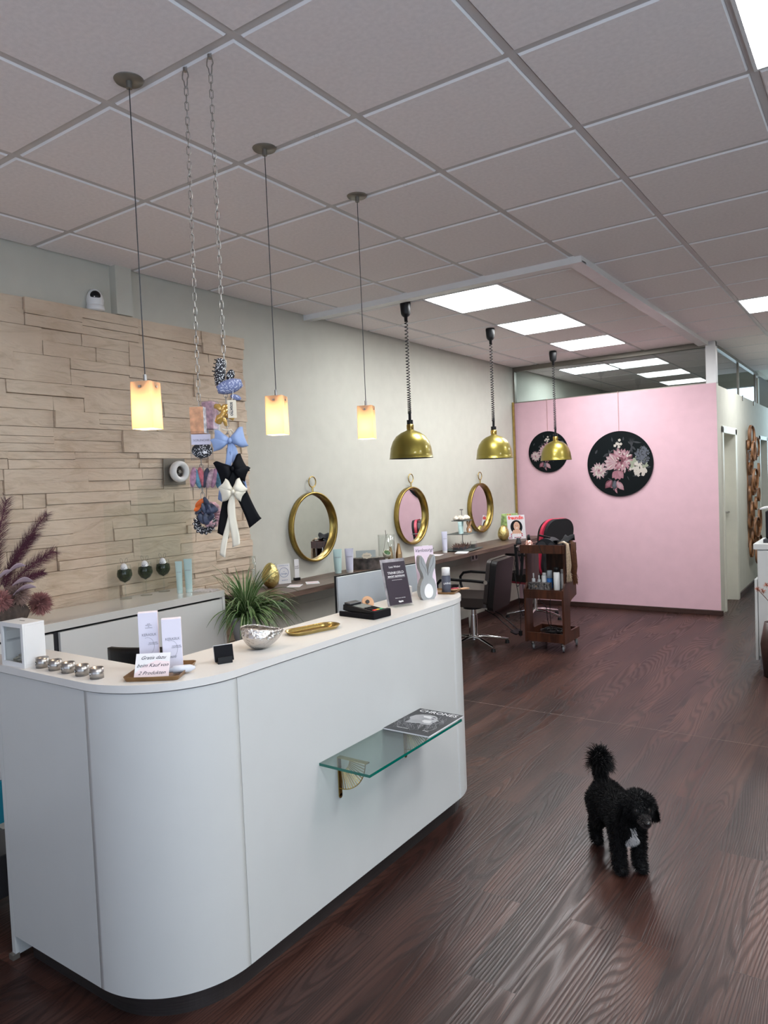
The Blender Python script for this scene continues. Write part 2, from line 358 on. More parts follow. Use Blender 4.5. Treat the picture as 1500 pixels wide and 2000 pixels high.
# pink partition, glass over it
struct('wall_pink', MB().box(0, 2.36, 8.487, 8.60, 0, 2.52), ['pink_paint'])
m = MB()
def yz_wall(m, y0, y1, z0, z1): m.box(2.24, 2.36, y0, y1, z0, z1)
yz_wall(m, 8.60, 8.78, 0, 2.50); yz_wall(m, 9.56, 11.66, 0, 2.50); yz_wall(m, 8.78, 9.56, 2.0, 2.50); yz_wall(m, 12.5, 13.4, 0, 2.5); yz_wall(m, 11.66, 12.5, 2.04, 2.5)
struct('wall_side', m, 'wall_paint')
struct('wall_side_edge', MB().box(2.3595, 2.3615, 8.487, 8.60, 0, 2.52), 'wall_paint')
struct('wall_store', MB().box(0, 2.24, 12.6, 12.72, 0, H), 'wall_paint')
m = MB(); m.box(0, 2.36, 8.50, 8.56, 2.52, 2.532); m.box(0, 2.36, 8.50, 8.56, 2.915, 2.972); m.box(0.0, .02, 8.50, 8.56, 2.53, 2.92)
w = struct('window_4', m, 'grey_metal'); MB().box(.02, 2.25, 8.525, 8.533, 2.53, 2.918).build('pane', 'window_glass', w)
struct('trim_1', MB().box(2.26, 2.36, 8.487, 8.587, 2.52, 2.972), 'white_plastic')
m = MB(); m.box(2.28, 2.33, 8.59, 11.9, 2.93, 2.965); m.box(2.29, 2.32, 10.25, 10.28, 2.5, 2.93); m.box(2.29, 2.32, 11.73, 11.76, 2.5, 2.93)
for y in (10.2, 11.15): m.box(2.36, 2.372, y, y+.03, 2.44, 2.51)
w = struct('window_5', m, 'grey_metal'); MB().box(2.30, 2.308, 8.59, 10.25, 2.5, 2.93).build('pane', 'window_glass', w)
MB().box(2.30, 2.308, 10.28, 11.74, 2.5, 2.93).build('pane', 'window_glass', w)
# ceiling: tegular tiles between exposed bars
LEDS = [(2,5),(2,7),(2,9),(5,8),(6,1),(1,12),(5,12),(7,4),(6,-2),(8,1)]  # cells missing from led_labels are unseen panels, added only to light the room
t = MB(); bars = MB()
KX = list(range(0, 11)); BY = list(range(-7, 18))
for k in KX:
    for b in BY:
        x0 = max(gx(k), 0) + .013; x1 = min(gx(k+1), 6.5) - .013; y0 = gy(b) + .013; y1 = gy(b+1) - .013
        if y0 > 11.2 and x0 > 2.2: continue
        if y0 > 12.5: continue
        if (k, b) in LEDS: continue
        if x1 - x0 < .02: continue
        e = .008; z = H - .006; zz = H + .004
        t.cur = 0; t.add([(x0+e,y0+e,z),(x1-e,y0+e,z),(x1-e,y1-e,z),(x0+e,y1-e,z)], [(0,3,2,1)])
        t.cur = 1
        A = [(x0,y0,zz),(x1,y0,zz),(x1,y1,zz),(x0,y1,zz)]; B = [(x0+e,y0+e,z),(x1-e,y0+e,z),(x1-e,y1-e,z),(x0+e,y1-e,z)]
        t.add(A+B, [(i,(i+1)%4,(i+1)%4+4,i+4) for i in range(4)])
struct('ceiling', t, ['ceiling_tile', 'tile_edge'])
for k in KX[1:]:
    y1 = 12.6 if gx(k) < 2.3 else 11.26
    bars.box(gx(k)-.014, gx(k)+.014, -2.6, y1, H, H+.02)
for b in BY:
    if gy(b) < 12.6: bars.box(0, 6.5 if gy(b) < 8.6 else (4.1 if gy(b) < 11.3 else 2.3), gy(b)-.014, gy(b)+.014, H+.0005, H+.02)
struct('trim_2', bars, 'grid_bar')
m = MB(); m.box(0, 6.6, -2.75, 11.26, H+.03, H+.05); m.box(0, 2.3, 11.26, 12.7, H+.03, H+.05); m.box(2.28, 4.2, 11.24, 13.5, 3.62, 3.68); m.box(2.36, 4.1, 11.24, 11.26, H, 3.62); m.box(2.28, 2.36, 11.26, 13.4, 2.98, 3.62)
struct('ceiling_slab', m, 'wall_paint')
# white angle trim on the ceiling
m = MB()
m.box(0, 2.29, 4.51, 4.525, 2.925, H); m.box(0, 2.29, 4.525, 4.60, 2.93, 2.938); m.box(0, 2.2, 4.60, 4.612, 2.94, H)
m.box(2.275, 2.29, 4.525, 8.487, 2.925, H); m.box(2.19, 2.275, 4.6, 8.487, 2.93, 2.938)
struct('trim_3', m, 'white_plastic')
# skirting
m = MB(); m.box(0, 2.385, 8.465, 8.487, 0, .055); struct('baseboard_pink', m, 'base_board', bevel=.004)
m = MB(); m.box(2.36, 2.378, 9.67, 11.66, 0, .07); m.box(2.36, 2.378, 12.5, 13.4, 0, .07); struct('baseboard_side', m, 'base_board', bevel=.004)
m = MB(); m.box(0, .016, 3.8, 8.465, 0, .06); struct('baseboard_left', m, 'base_board')
struct('trim_4', MB().box(0.004, .03, 8.44, 8.462, .9, 2.53), 'gold')
struct('trim_5', MB().box(1.2, 3.9, 4.555, 4.5585, 0, .0006), M('seam_strip', (.22, .16, .14), .5))
# doors in the side wall
m = MB()
m.box(2.235, 2.375, 8.72, 8.785, 0, 2.06); m.box(2.235, 2.375, 9.555, 9.66, 0, 2.06); m.box(2.235, 2.375, 8.72, 9.66, 1.99, 2.07)
d = struct('door_1', m, 'door_paint', bevel=.004)
lf = MB().box(2.20, 2.238, 8.785, 9.555, .005, 1.99).build('door_leaf', 'door_paint', d)
m = MB(); m.box(2.238, 2.248, 9.47, 9.51, .90, 1.14); m.at((2.238, 9.49, 1.07), (0, rad(90), 0)).cyl(.010, 0, .06); m.at((2.294, 9.49, 1.07), (rad(90), 0, 0)).cyl(.010, -.01, .12)
m.build('handle', 'steel', lf)
m = MB(); m.box(2.235, 2.37, 11.66, 11.72, 0, 2.04); m.box(2.235, 2.37, 12.44, 12.5, 0, 2.04); m.box(2.235, 2.37, 11.66, 12.5, 1.99, 2.045)
d = struct('door_2', m, 'door_paint'); lf = MB().box(2.25, 2.28, 11.72, 12.44, .005, 1.99).build('door_leaf', M('grey_door', (.36, .37, .38), .3), d)
MB().box(2.28, 2.31, 11.80, 11.83, .8, 1.45).build('handle', 'steel', lf)

# stone cladding: offset split-face blocks
def stones():
    rnd = random.Random(11); m = MB(); z = 0.0
    def block(y0, y1, z0, z1, dpt):
        y0 += .0013; y1 -= .0013; z0 += .0013; z1 -= .0013
        if y1-y0 < .01 or z1-z0 < .008: return
        nu = max(2, int((y1-y0)/.028)); nv = max(2, int((z1-z0)/.018)); sd = rnd.random()*50; tl = rnd.uniform(-.004, .004); tz = rnd.uniform(-.003,.003)
        def f(a, b):
            y = y0+(y1-y0)*a; zz = z0+(z1-z0)*b
            nn = noise.noise(Vector((y*9+sd, zz*22, sd)))*.0050 + noise.noise(Vector((y*30, zz*45+sd, 3)))*.0026
            e = min(a, 1-a)*(y1-y0); e2 = min(b, 1-b)*(z1-z0); ed = -.0008 if min(e, e2) < .002 else 0
            return (dpt + nn + ed + tl*(a-.5)*2 + tz*(b-.5)*2, y, zz)
        n0 = len(m.v); m.smooth = False; m.grid(f, nu, nv)
        # rim going back to the wall
        ring = [n0 + j for j in range(nv+1)] + [n0 + i*(nv+1)+nv for i in range(1, nu+1)] + [n0 + nu*(nv+1)+j for j in range(nv-1, -1, -1)] + [n0 + i*(nv+1) for i in range(nu-1, 0, -1)]
        q = len(ring); b0 = len(m.v); m.v += [(.012, m.v[i][1], m.v[i][2]) for i in ring]; c0 = len(m.v); m.v += [m.v[i] for i in ring]
        for i in range(q): m.f.append((c0+i, c0+(i+1) % q, b0+(i+1) % q, b0+i)); m.mi.append(0); m.sm.append(False)
    while z < 2.67:
        hh = min(rnd.choice((.095, .12, .135, .15)), 2.676 - z)
        if 2.676 - z - hh < .04: hh = 2.676 - z
        y = -.6 - rnd.random()*.4; yend = 3.775 + rnd.uniform(-.012, .012)
        while y < yend - .02:
            L_ = rnd.uniform(.26, .56); y1 = min(y+L_, yend)
            if yend - y1 < .06: y1 = yend
            c = rnd.random()
            if c < .36: block(y, y1, z, z+hh, rnd.uniform(.032, .054))
            elif c < .80:
                s = hh*rnd.uniform(.35, .65)
                for a0, a1 in ((z, z+s), (z+s, z+hh)):
                    if rnd.random() < .40:
                        ym = y + (y1-y)*rnd.uniform(.3, .7); block(y, ym, a0, a1, rnd.uniform(.030, .054)); block(ym, y1, a0, a1, rnd.uniform(.030, .054))
                    else: block(y, y1, a0, a1, rnd.uniform(.030, .054))
            else:
                s1 = hh*.33; s2 = hh*.62
                for a0, a1 in ((z, z+s1), (z+s1, z+s2), (z+s2, z+hh)): block(y, y1, a0, a1, rnd.uniform(.030, .052))
            y = y1
        z += hh
    return m
sm_ = stones(); sm_.box(.0, .0125, -.9, 3.77, 0, 2.676); struct('wall_stone', sm_, 'stone')

# ================================================================ lamps in the ceiling
def make_led(power=True):
    o = thing('ceiling_light', 'x', 'ceiling light')
    m = MB(); a = .3105
    for bx in ((-a, a, -a, -a+.012), (-a, a, a-.012, a), (-a, -a+.012, -a+.012, a-.012), (a-.012, a, -a+.012, a-.012)): m.box(*bx, -.004, .012)
    m.build('frame', 'white_plastic', o)
    MB().box(-a+.012, a-.012, -a+.012, a-.012, 0, .006).build('diffuser', M('led_diffuser', (1, 1, 1), .5, emit=LED_POWER, ecol=(.97, .99, 1)), o)
    return o
led_labels = {(2,5): 'lit square ceiling panel nearest the black-corded gold lamps, biggest of the row of three', (2,7): 'lit square ceiling panel, middle one of the row of three',
 (2,9): 'lit square ceiling panel closest to the pink wall, smallest of the row of three', (5,8): 'lit square ceiling panel at right edge above the corridor entrance',
 (6,1): 'lit square ceiling panel cut off at the top right edge of the photo', (1,12): 'lit square ceiling panel seen through the glass strip over the pink wall'}
led0 = None
for kb in LEDS:
    if led0 is None: led0 = o = make_led()
    else: o = copy_tree(led0)
    o.location = ((gx(kb[0])+gx(kb[0]+1))/2, (gy(kb[1])+gy(kb[1]+1))/2, H-.004)
    o['label'] = led_labels.get(kb, 'lit square ceiling panel added out of view to light the room'); o['group'] = 'square light panels in the ceiling'

# warm glass pendants
def make_pendant():
    o = thing('pendant_lamp', 'x', 'pendant lamp')
    m = MB(); m.lathe([(0, H-.012), (.045, H-.012), (.05, H-.004), (.05, H), (0, H)], 28); m.cyl(.010, H-.035, H-.012, 16); m.build('ceiling_plate', 'grey_metal', o)
    MB().at((0,0,0)).cyl(.0018, 1.99, H-.03, 8).build('cord', 'dark_grey', o)
    m = MB(); m.cyl(.006, 1.972, 1.995, 12); m.cyl(.032, 1.935, 1.94, 20); m.box(-.004, .004, -.044, .044, 1.948, 1.954); m.cyl(.016, 1.90, 1.972, 16); m.build('socket', 'steel', o)
    sh = MB(); a = .036; b_ = .0375
    P = [rrect(-a, a, -a, a, .004, 2), rrect(-b_, b_, -b_, b_, .004, 2)]; n = len(P[0])
    sh.add([(x, y, 1.968) for x, y in P[0]] + [(x, y, 1.812) for x, y in P[1]], [(i, (i+1) % n, (i+1) % n+n, i+n) for i in range(n)])
    sh.add([(x, y, 1.968) for x, y in P[0]], [tuple(range(n))])
    s_ = sh.build('lamp_shade', lampglass, o, solid=.0025)
    for sx, sy, rx in ((0, -1, 90), (1, 0, 0)):
        MB().at((sx*.038, sy*.038, 1.952), (rad(90), 0, 0) if sx == 0 else (0, rad(90), 0)).cyl(.0035, -.003, .003, 12).build('screw', 'steel', o)
    MB().ball(.010, 14, 8, c=(0, 0, 1.900)).build('bulb', M('bulb_glow', (1, .8, .5), .5, emit=14, ecol=(1, .72, .38)), o)
    return o
lampglass = bpy.data.materials.new('opal_lamp_glass'); lampglass.use_nodes = True; MATS['lampglass'] = lampglass
nt = lampglass.node_tree; nt.nodes.clear(); out = nt.nodes.new('ShaderNodeOutputMaterial'); mx = nt.nodes.new('ShaderNodeMixShader')
tl_ = nt.nodes.new('ShaderNodeBsdfTranslucent'); tl_.inputs[0].default_value = (1, .80, .60, 1)
df = nt.nodes.new('ShaderNodeBsdfDiffuse'); df.inputs[0].default_value = (.85, .68, .48, 1); mx.inputs[0].default_value = .4
nt.links.new(tl_.outputs[0], mx.inputs[1]); nt.links.new(df.outputs[0], mx.inputs[2]); nt.links.new(mx.outputs[0], out.inputs[0])
p0 = make_pendant()
for i, (x, y, rz, lb) in enumerate(((1.79, 1.572, 25, 'lit frosted glass pendant on a thin cord, in front of the stone wall'), (1.79, 2.211, 25, 'lit frosted glass pendant on a thin cord, middle one of three'),
                                    (1.785, 2.843, 25, 'lit frosted glass pendant on a thin cord, closest to the gold dome lamps'))):
    o = p0 if i == 0 else copy_tree(p0); o.location = (x, y, 0); o.rotation_euler = (0, 0, rad(rz)); tag(o, lb, group='square glass pendants over the counter')
    l = bpy.data.lights.new('pendant_bulb', 'POINT'); l.energy = 6.5; l.color = (1, .82, .60); l.shadow_soft_size = .018
    lo = bpy.data.objects.new('pendant_bulb', l); COL.objects.link(lo); lo.location = (x, y, 1.868)

# gold dome heat-lamp pendants on coiled cords
def make_dome(zb=1.775):
    o = thing('dome_pendant_lamp', 'x', 'pendant lamp')
    m = MB(); m.lathe([(0, H), (.04, H), (.042, H-.02), (.036, H-.09), (.028, H-.105), (.014, H-.115), (.012, H-.15), (0, H-.15)], 24); m.build('ceiling_cap', 'black_plastic', o)
    zt = zb + .345; zz = H-.145; pts = []; turns = 34; N_ = turns*9
    for i in range(N_+1):
        u = i/N_; z = zz + (zt - zz)*(u**.80 if False else (1-(1-u)**1.35)); a = 2*pi*turns*u
        pts.append((.0125*cos(a), .0125*sin(a), z))
    MB().tube(pts, .0034, 6).build('coiled_cord', 'black_plastic', o)
    m = MB(); m.at((0, 0, zt-.055), (rad(8), rad(6), 0)).cyl(.011, 0, .06, 14); m.at().cyl(.0245, zb+.262, zb+.295, 24); m.build('socket', 'black_plastic', o)
    m = MB(); m.lathe([(0, zb+.263), (.0255, zb+.263), (.026, zb+.222)], 24)
    for i in range(14):
        a = 2*pi*i/14; m.at((.0262*cos(a), .0262*sin(a), zb+.242), (0, 0, a)).box(-.001, .0015, -.0022, .0022, -.017, .017)
    m.build('collar', 'brass', o)
    R = .167; pr = [(.024, zb+.222), (.034, zb+.214), (.075, zb+.198), (.112, zb+.172), (.140, zb+.132), (.157, zb+.085), (.164, zb+.035), (.168, zb+.003), (.172, zb), (.168, zb+.0), (.160, zb+.035), (.150, zb+.085), (.133, zb+.128), (.105, zb+.166), (.07, zb+.19), (.02, zb+.2)]
    m = MB(); m.lathe(pr[:10], 48); s_ = m.build('dome_shade', 'dome_gold', o); m = MB(); m.lathe(pr[9:], 48); m.build('inner_liner', 'dark_grey', s_)
    m = MB(); m.cyl(.05, zb+.05, zb+.07, 24, .04); m.cyl(.03, zb+.07, zb+.2, 20); m.build('bulb', 'grey_metal', o)
    return o
d0 = make_dome()
for i, (x, y, dz, lb) in enumerate(((.826, 4.745, 0, 'gold dome pendant lamp on black coiled cord, leftmost and largest of three'), (.875, 6.102, .012, 'gold dome pendant lamp on black coiled cord, middle one of three'),
                                    (.845, 7.705, -.012, 'gold dome pendant lamp on black coiled cord, in front of the small flower picture'))):
    o = d0 if i == 0 else copy_tree(d0); o.location = (x, y, dz if dz < 0 else 0); tag(o, lb, group='gold dome pendant lamps over the styling desk')

# ================================================================ reception counter
def arc(cx, cy, r, a0, a1, n): return [(cx + r*cos(rad(a0+(a1-a0)*i/n)), cy + r*sin(rad(a0+(a1-a0)*i/n))) for i in range(n+1)]
counter = thing('reception_counter', 'white reception counter with rounded corners and dark steel plinth', 'counter')
R = .32; CX, CY, EY = 1.84, 1.57, 2.95
def ribbon(pts, th):  # closed outline from a polyline thickened to its left
    inn = []
    for i, p in enumerate(pts):
        a = Vector(pts[max(i-1, 0)]); b = Vector(pts[min(i+1, len(pts)-1)]); t = (b-a).normalized(); inn.append((p[0]-t.y*th, p[1]+t.x*th))
    return pts + inn[::-1]
m = MB().prism(ribbon([(1.34, 1.25), (1.838, 1.25)], .02), .083, 1.008); m.build('side_panel', 'white_lacquer', counter)
MB().prism(ribbon(arc(CX, CY, R, -90, 0, 28), .02), .083, 1.008, side_smooth=True).build('corner_panel', 'white_lacquer', counter)
MB().prism(ribbon([(2.16, 1.572), (2.16, 2.948)], .02), .083, 1.008).build('front_panel', 'white_lacquer', counter)
MB().prism(ribbon(arc(1.87, EY, .29, 0, 90, 24), .02), .083, 1.008, side_smooth=True).build('corner_panel', 'white_lacquer', counter)
inner = [(1.36, 1.27), (1.84, 1.27)] + arc(CX, CY, R-.02, -90, 0, 12) + [(2.14, 2.95)] + arc(1.87, EY, .27, 0, 90, 8) + [(1.87, 3.0), (1.87, 1.5), (1.8, 1.45), (1.36, 1.45)]
MB().prism(inner, .084, 1.006).build('body', 'white_lacquer', counter)
def outline(off, back=True):
    p = [(1.28, 1.25+off)] + arc(CX, CY, R-off, -90, 0, 24) + arc(1.87, EY, .29-off, 0, 90, 20)
    return p
wt = [(1.2, 1.245), (1.84, 1.245)] + arc(CX, CY, R+.005, -90, 0, 32) + arc(1.87, EY, .295, 0, 90, 24) + [(1.855, 3.245), (1.855, 1.50)] + arc(1.825, 1.49, .03, 0, -90, 4)[1:] + [(1.2, 1.46)]
MB().prism(wt, 1.0115, 1.035).build('worktop', 'worktop_white', counter, bevel=.0015)
m = MB().prism([(1.38, 1.29)] + arc(CX, CY, R-.04, -90, 0, 24) + arc(1.87, EY, .25, 0, 90, 16) + [(1.87, 1.52), (1.38, 1.43)], 0, .082, side_smooth=False); m.build('plinth', 'steel_dark', counter)
m = MB(); m.box(1.317, 1.3385, 1.25, 1.455, .012, 1.008); m.build('end_panel', 'white_lacquer', counter)
MB().box(1.315, 1.342, 1.238, 1.262, 0, .018).build('foot', 'grey_metal', counter)
m = MB(); m.box(1.40, 1.868, 1.9, 3.2, .72, .745); m.box(1.40, 1.868, 3.18, 3.2, 0, .72); m.build('writing_desk', 'white_lacquer', counter)

# glass shelf with fan brackets
sh = thing('glass_wall_shelf', 'thick green-edged glass shelf on two brass fan brackets on the counter front', 'shelf', (2.1605, 2.27, .596))
m = MB(); m.box(0, .222, -.325, .33, 0, .010); o = m.build('glass_pane', 'shelf_glass', sh)
m = MB(); m.box(.2219, .2226, -.325, .33, 0, .010); m.box(0.0, .2219, -.3257, -.325, 0, .010); m.box(0, .2219, .33, .3307, 0, .010); m.build('edge', 'glass_edge', o)
def bracket(y):
    b = MB(); b.box(0, .004, -.009, .009, -.15, -.002); b.at((0, 0, -.15), (0, rad(90), 0)).cyl(.009, 0, .004, 16); b.at(); b.box(.004, .135, -.009, .009, -.006, -.002)
    br = b.build('bracket', 'gold', sh, (0, y, 0)); w = MB()
    # quarter fan, centre at the inner corner of the two bars
    c = (.004, 0, -.006); ro, ri = .118, .048
    for r_ in (ro, ri): w.tube([(c[0]+r_*cos(rad(a)), 0, c[2]-r_*sin(rad(a))) for a in range(0, 91, 6)], .002, 6)
    for i in range(1, 15):
        a = rad(i*6); w.tube([(c[0]+ri*cos(a), 0, c[2]-ri*sin(a)), (c[0]+ro*cos(a), 0, c[2]-ro*sin(a))], .0018, 5)
    w.build('wire_fan', 'gold', br)
bracket(-.215); bracket(.23)

# ================================================================ sideboard under the stone wall
sb = thing('sideboard', 'long low white glossy sideboard under the stone wall', 'sideboard', (0, 0, 0))
MB().box(.064, .47, -.4, 3.09, .935, .975).build('top_slab', 'white_gloss', sb, bevel=.001)
MB().box(.066, .445, -.38, 3.07, .06, .925).build('carcass', 'dark_grey', sb)
MB().box(.064, .47, 3.07, 3.09, .0, .934).build('end_panel', 'sideboard_lacquer', sb)
for y0, y1 in ((-.4, .75), (.77, 1.965), (2.0, 3.068)):
    MB().box(.447, .468, y0, y1, .50, .922).build('drawer', 'sideboard_lacquer', sb, bevel=.002); MB().box(.447, .468, y0, y1, .07, .49).build('drawer', 'sideboard_lacquer', sb, bevel=.002)
sp = solo('glass_splashback', MB().box(-.003, .003, -.325, .325, 0, .56).at((.003, -.295, .36), (0, rad(90), 0)).cyl(.006, 0, .008, 14), 'splash_glass', 'clear glass panel screwed to the stone wall behind the wine glasses', 'glass panel', (.071, 2.876, .9755))
solo('glass_splashback', MB().box(-.003, .003, -.20, .20, 0, .665), 'splash_glass', 'taller narrow clear glass panel on the stone wall below the round wall light', 'glass panel', (.080, 2.985, .9755))

# round wall light on the stone
wl = thing('wall_light', 'square grey metal wall light with a round frosted glass ring on the stone wall', 'wall light', (.058, 3.085, 1.722))
MB().box(0, .012, -.085, .085, -.085, .085).build('plate', 'grey_metal', wl, bevel=.002)
MB().at((0,0,0), (0, rad(90), 0)).cyl(.05, .012, .03, 32).at((0,0,0), (0, rad(90), 0)).cyl(.012, .03, .062, 20).build('lamp_holder', 'steel', wl)
m = MB().at((0, 0, 0), (0, rad(90), 0)); m.lathe([(.050, .035), (.066, .040), (.070, .055), (.066, .075), (.056, .082), (.040, .078), (.034, .066), (.036, .05), (.050, .035)], 36); m.build('glass_ring', 'frosted', wl)

# security camera on the cladding
sc_ = thing('security_camera', 'small white security camera with black round face on top of the stone wall', 'camera', (.032, 2.60, 2.676), 90+20)
MB().lathe([(0, 0), (.05, 0), (.052, .006), (.05, .026), (.046, .03), (0, .03)], 28).build('base', 'white_plastic', sc_)
m = MB(); m.lathe([(.046, .03), (.05, .06), (.044, .085), (.034, .108), (.02, .122), (0, .128)], 28); m.build('head', 'white_plastic', sc_)
m = MB(); m.ball(.030, 20, 12, (1, .6, 1.05), c=(0, -.032, .078)); fc = m.build('lens_face', 'black_plastic', sc_); MB().ball(.004, 10, 6, c=(-.008, -.052, .07)).build('lens', 'chrome', fc)
tag(sc_); sc_.rotation_euler = (0, 0, rad(62))

# ================================================================ styling desk along the left wall
dk = thing('wall_desk', 'long dark wood desktop along the cream wall under the round mirrors', 'desk')
MB().box(.0, .42, 3.47, 8.42, .822, .86).build('desktop', 'desk_wood', dk, bevel=.0015)
MB().box(.0, .34, 3.44, 3.47, .84, .852).build('side_trim', 'black_plastic', dk)
for y in (4.6, 6.2, 7.8): MB().box(.0, .3, y, y+.03, .795, .822).build('bracket', 'dark_grey', dk)
def outlet(y, z, lb):
    o = thing('wall_outlet', lb, 'wall outlet', (0, y, z), 0, 'double sockets below the desk'); MB().box(0, .012, -.08, .08, -.04, .04).build('plate', 'white_plastic', o, bevel=.003)
    for s in (-.04, .04): MB().at((0, s, 0), (0, rad(90), 0)).cyl(.024, .004, .0135, 24).build('socket', 'black_plastic', o)
outlet(4.06, .735, 'double wall socket with black inserts below the desk end beside the plant'); outlet(7.28, .71, 'double wall socket below the desk under the far round mirror')
m = MB(); m.at((0.0, 0, 0), (rad(90), 0, rad(90))); m.prism(rrect(3.95, 5.35, .15, .66, .05), 0, .006); m.prism(rrect(5.9, 7.4, .15, .66, .05), 0, .006)
struct('trim_6', m, M('panel_cream', (.60, .58, .51), .6), bevel=.001)

# round brass mirrors
def make_mirror():
    o = thing('round_mirror', 'x', 'mirror'); m = MB().at((0,0,0), (0, rad(90), 0)); R1 = .281
    m.lathe([(R1-.004, 0), (R1, .004), (R1+.002, .046), (R1-.002, .052), (R1-.014, .052), (R1-.018, .046), (R1-.019, .012)], 72); m.build('frame', 'brass', o)
    m = MB().at((0,0,0), (0, rad(90), 0)); m.cyl(R1-.006, .002, .012, 64); m.build('mirror_glass', M('mirror', (.86, .87, .86), .0, metal=1, var=.001), o)
    m = MB(); m.at((.03, 0, R1+.02)).cyl(.007, -.02, .022, 12); m.at((.03, 0, R1+.083), (0, 0, rad(90))).torus(.043, .005, 36, 8); m.build('hanging_ring', 'gold', o)
    return o
m0 = make_mirror()
for i, (y, lb) in enumerate(((4.49, 'round brass-framed mirror, leftmost and nearest one, reflecting the trolley'), (5.972, 'middle round brass-framed mirror, reflecting a black and red chair back'), (7.445, 'round brass-framed mirror nearest the pink wall'))):
    o = m0 if i == 0 else copy_tree(m0); o.location = (0.001, y, 1.262); tag(o, lb, group='round brass mirrors on the cream wall')

# ================================================================ things on the reception counter
T = 1.035
def card_panel(m, w, h, th=.0012): return m.box(-w/2, w/2, -th/2, th/2, 0, h)
# donation box
bx = thing('donation_box', 'white wooden donation box with glass front and coin slot on the counter end', 'donation box', (1.43, 1.262, T), 2)
m = MB(); w = .066; dp = .072; h = .147
m.box(-w, w, 0, dp, h-.008, h); m.box(-w, w, 0, dp, 0, .008); m.box(-w, -w+.008, 0, dp, .008, h-.008); m.box(w-.008, w, 0, dp, .008, h-.008); m.box(-w+.008, w-.008, dp-.006, dp, .008, h-.008)
m.build('case', 'white_plastic', bx, bevel=.0012)
m = MB(); m.box(-w, w, -.006, 0, 0, .016); m.box(-w, w, -.006, 0, h-.014, h); m.box(-w, -w+.013, -.006, 0, .016, h-.014); m.box(w-.013, w, -.006, 0, .016, h-.014); fr = m.build('front_frame', 'white_plastic', bx)
MB().box(-w+.012, w-.012, .0, .001, .014, h-.012).build('pane', 'clear_glass', fr)
MB().box(-.016, .012, .034, .037, h, h+.0006).build('coin_slot', 'black_matte', bx)
m = MB(); rnd = random.Random(3)
for i in range(26):
    m.at((rnd.uniform(-.045, .045), rnd.uniform(.015, .055), .0085 + i*.0006), (rnd.uniform(-.15, .15), rnd.uniform(-.15, .15), 0)).cyl(.0105, 0, .002, 14)
tag(solo('coin_pile', m, M('coin', (.30, .24, .14), .35, metal=.9), 'heap of coins lying inside the white donation box', 'coins', (1.43, 1.262, T), 2), kind='stuff')
solo('banknote', MB().box(-.014, .014, -.001, .001, 0, .072), M('note_red', (.55, .16, .12), .7), 'reddish folded banknote standing inside the white donation box', 'banknote', (1.470, 1.300, T+.018), 60)

# five steel name tins
names = ['Sophie', 'Manuela', 'ANNETTE', 'Gabi', 'POUSSE']
nm_lb = ['steel tin lettered Sophie, next to the white donation box', 'steel tin lettered Manuela, second from the donation box', 'steel tin lettered ANNETTE, middle one of the five',
         'steel tin with shortest name label, fourth from the donation box', 'steel tin nearest the bronze tray, at the end of the row']
for i, (nm, x) in enumerate(zip(names, (1.535, 1.610, 1.684, 1.760, 1.837))):
    t_ = thing('steel_tin', nm_lb[i], 'tin', (x, 1.298, T), -8, 'steel name tins on the counter'); r_ = .0208; hh = .033
    m = MB(); m.lathe([(0, 0), (r_, 0), (r_, hh), (r_-.0015, hh), (r_-.004, hh-.006), (0, hh-.010)], 36); m.build('can', 'steel', t_)
    m = MB(); m.grid(lambda u, v: ((r_+.0004)*sin((u-.5)*1.25-.35), -(r_+.0004)*cos((u-.5)*1.25-.35), hh*.5 + .0068*(v-.5)*2*math.sqrt(max(0, 1-(2*u-1)**2))), 14, 2); lab = m.build('label', 'black_plastic', t_)
    tx = text(nm, .0080, (-.0085, -.0232, hh*.5), (rad(90), 0, rad(-20)), 'ink_white', lab)
    me = tx.data   # bend the letters round the tin
    for v_ in me.vertices:
        a_ = v_.co.x/r_ - .35; q = r_+.0007+v_.co.z; v_.co = (q*sin(a_), -q*cos(a_), hh*.5 + v_.co.y)
    tx.location = (0, 0, 0); tx.rotation_euler = (0, 0, 0)

# bronze tray with boxes and card
def tray(name, lb, loc, rz, w, d, h=.012, mat='bronze_tray'):
    m = MB(); P0 = rrect(-w/2+.006, w/2-.006, -d/2+.006, d/2-.006, .012, 4); P1 = rrect(-w/2, w/2, -d/2, d/2, .016, 4); P2 = rrect(-w/2+.003, w/2-.003, -d/2+.003, d/2-.003, .014, 4); n = len(P0)
    vs = [(x, y, 0) for x, y in P0] + [(x, y, h) for x, y in P1] + [(x, y, h) for x, y in P2] + [(x, y, .003) for x, y in P0]
    fs = [tuple(range(n-1, -1, -1)), tuple(range(3*n, 4*n))]
    for k in range(3): fs += [(k*n+i, k*n+(i+1) % n, (k+1)*n+(i+1) % n, (k+1)*n+i) for i in range(n)]
    m.add(vs, fs); return solo(name, m, mat, lb, 'tray', loc, rz)
tray('serving_tray', 'bronze metal tray holding two white boxes and a card at the counter corner', (1.975, 1.430, T), 33, .172, .198, .014)
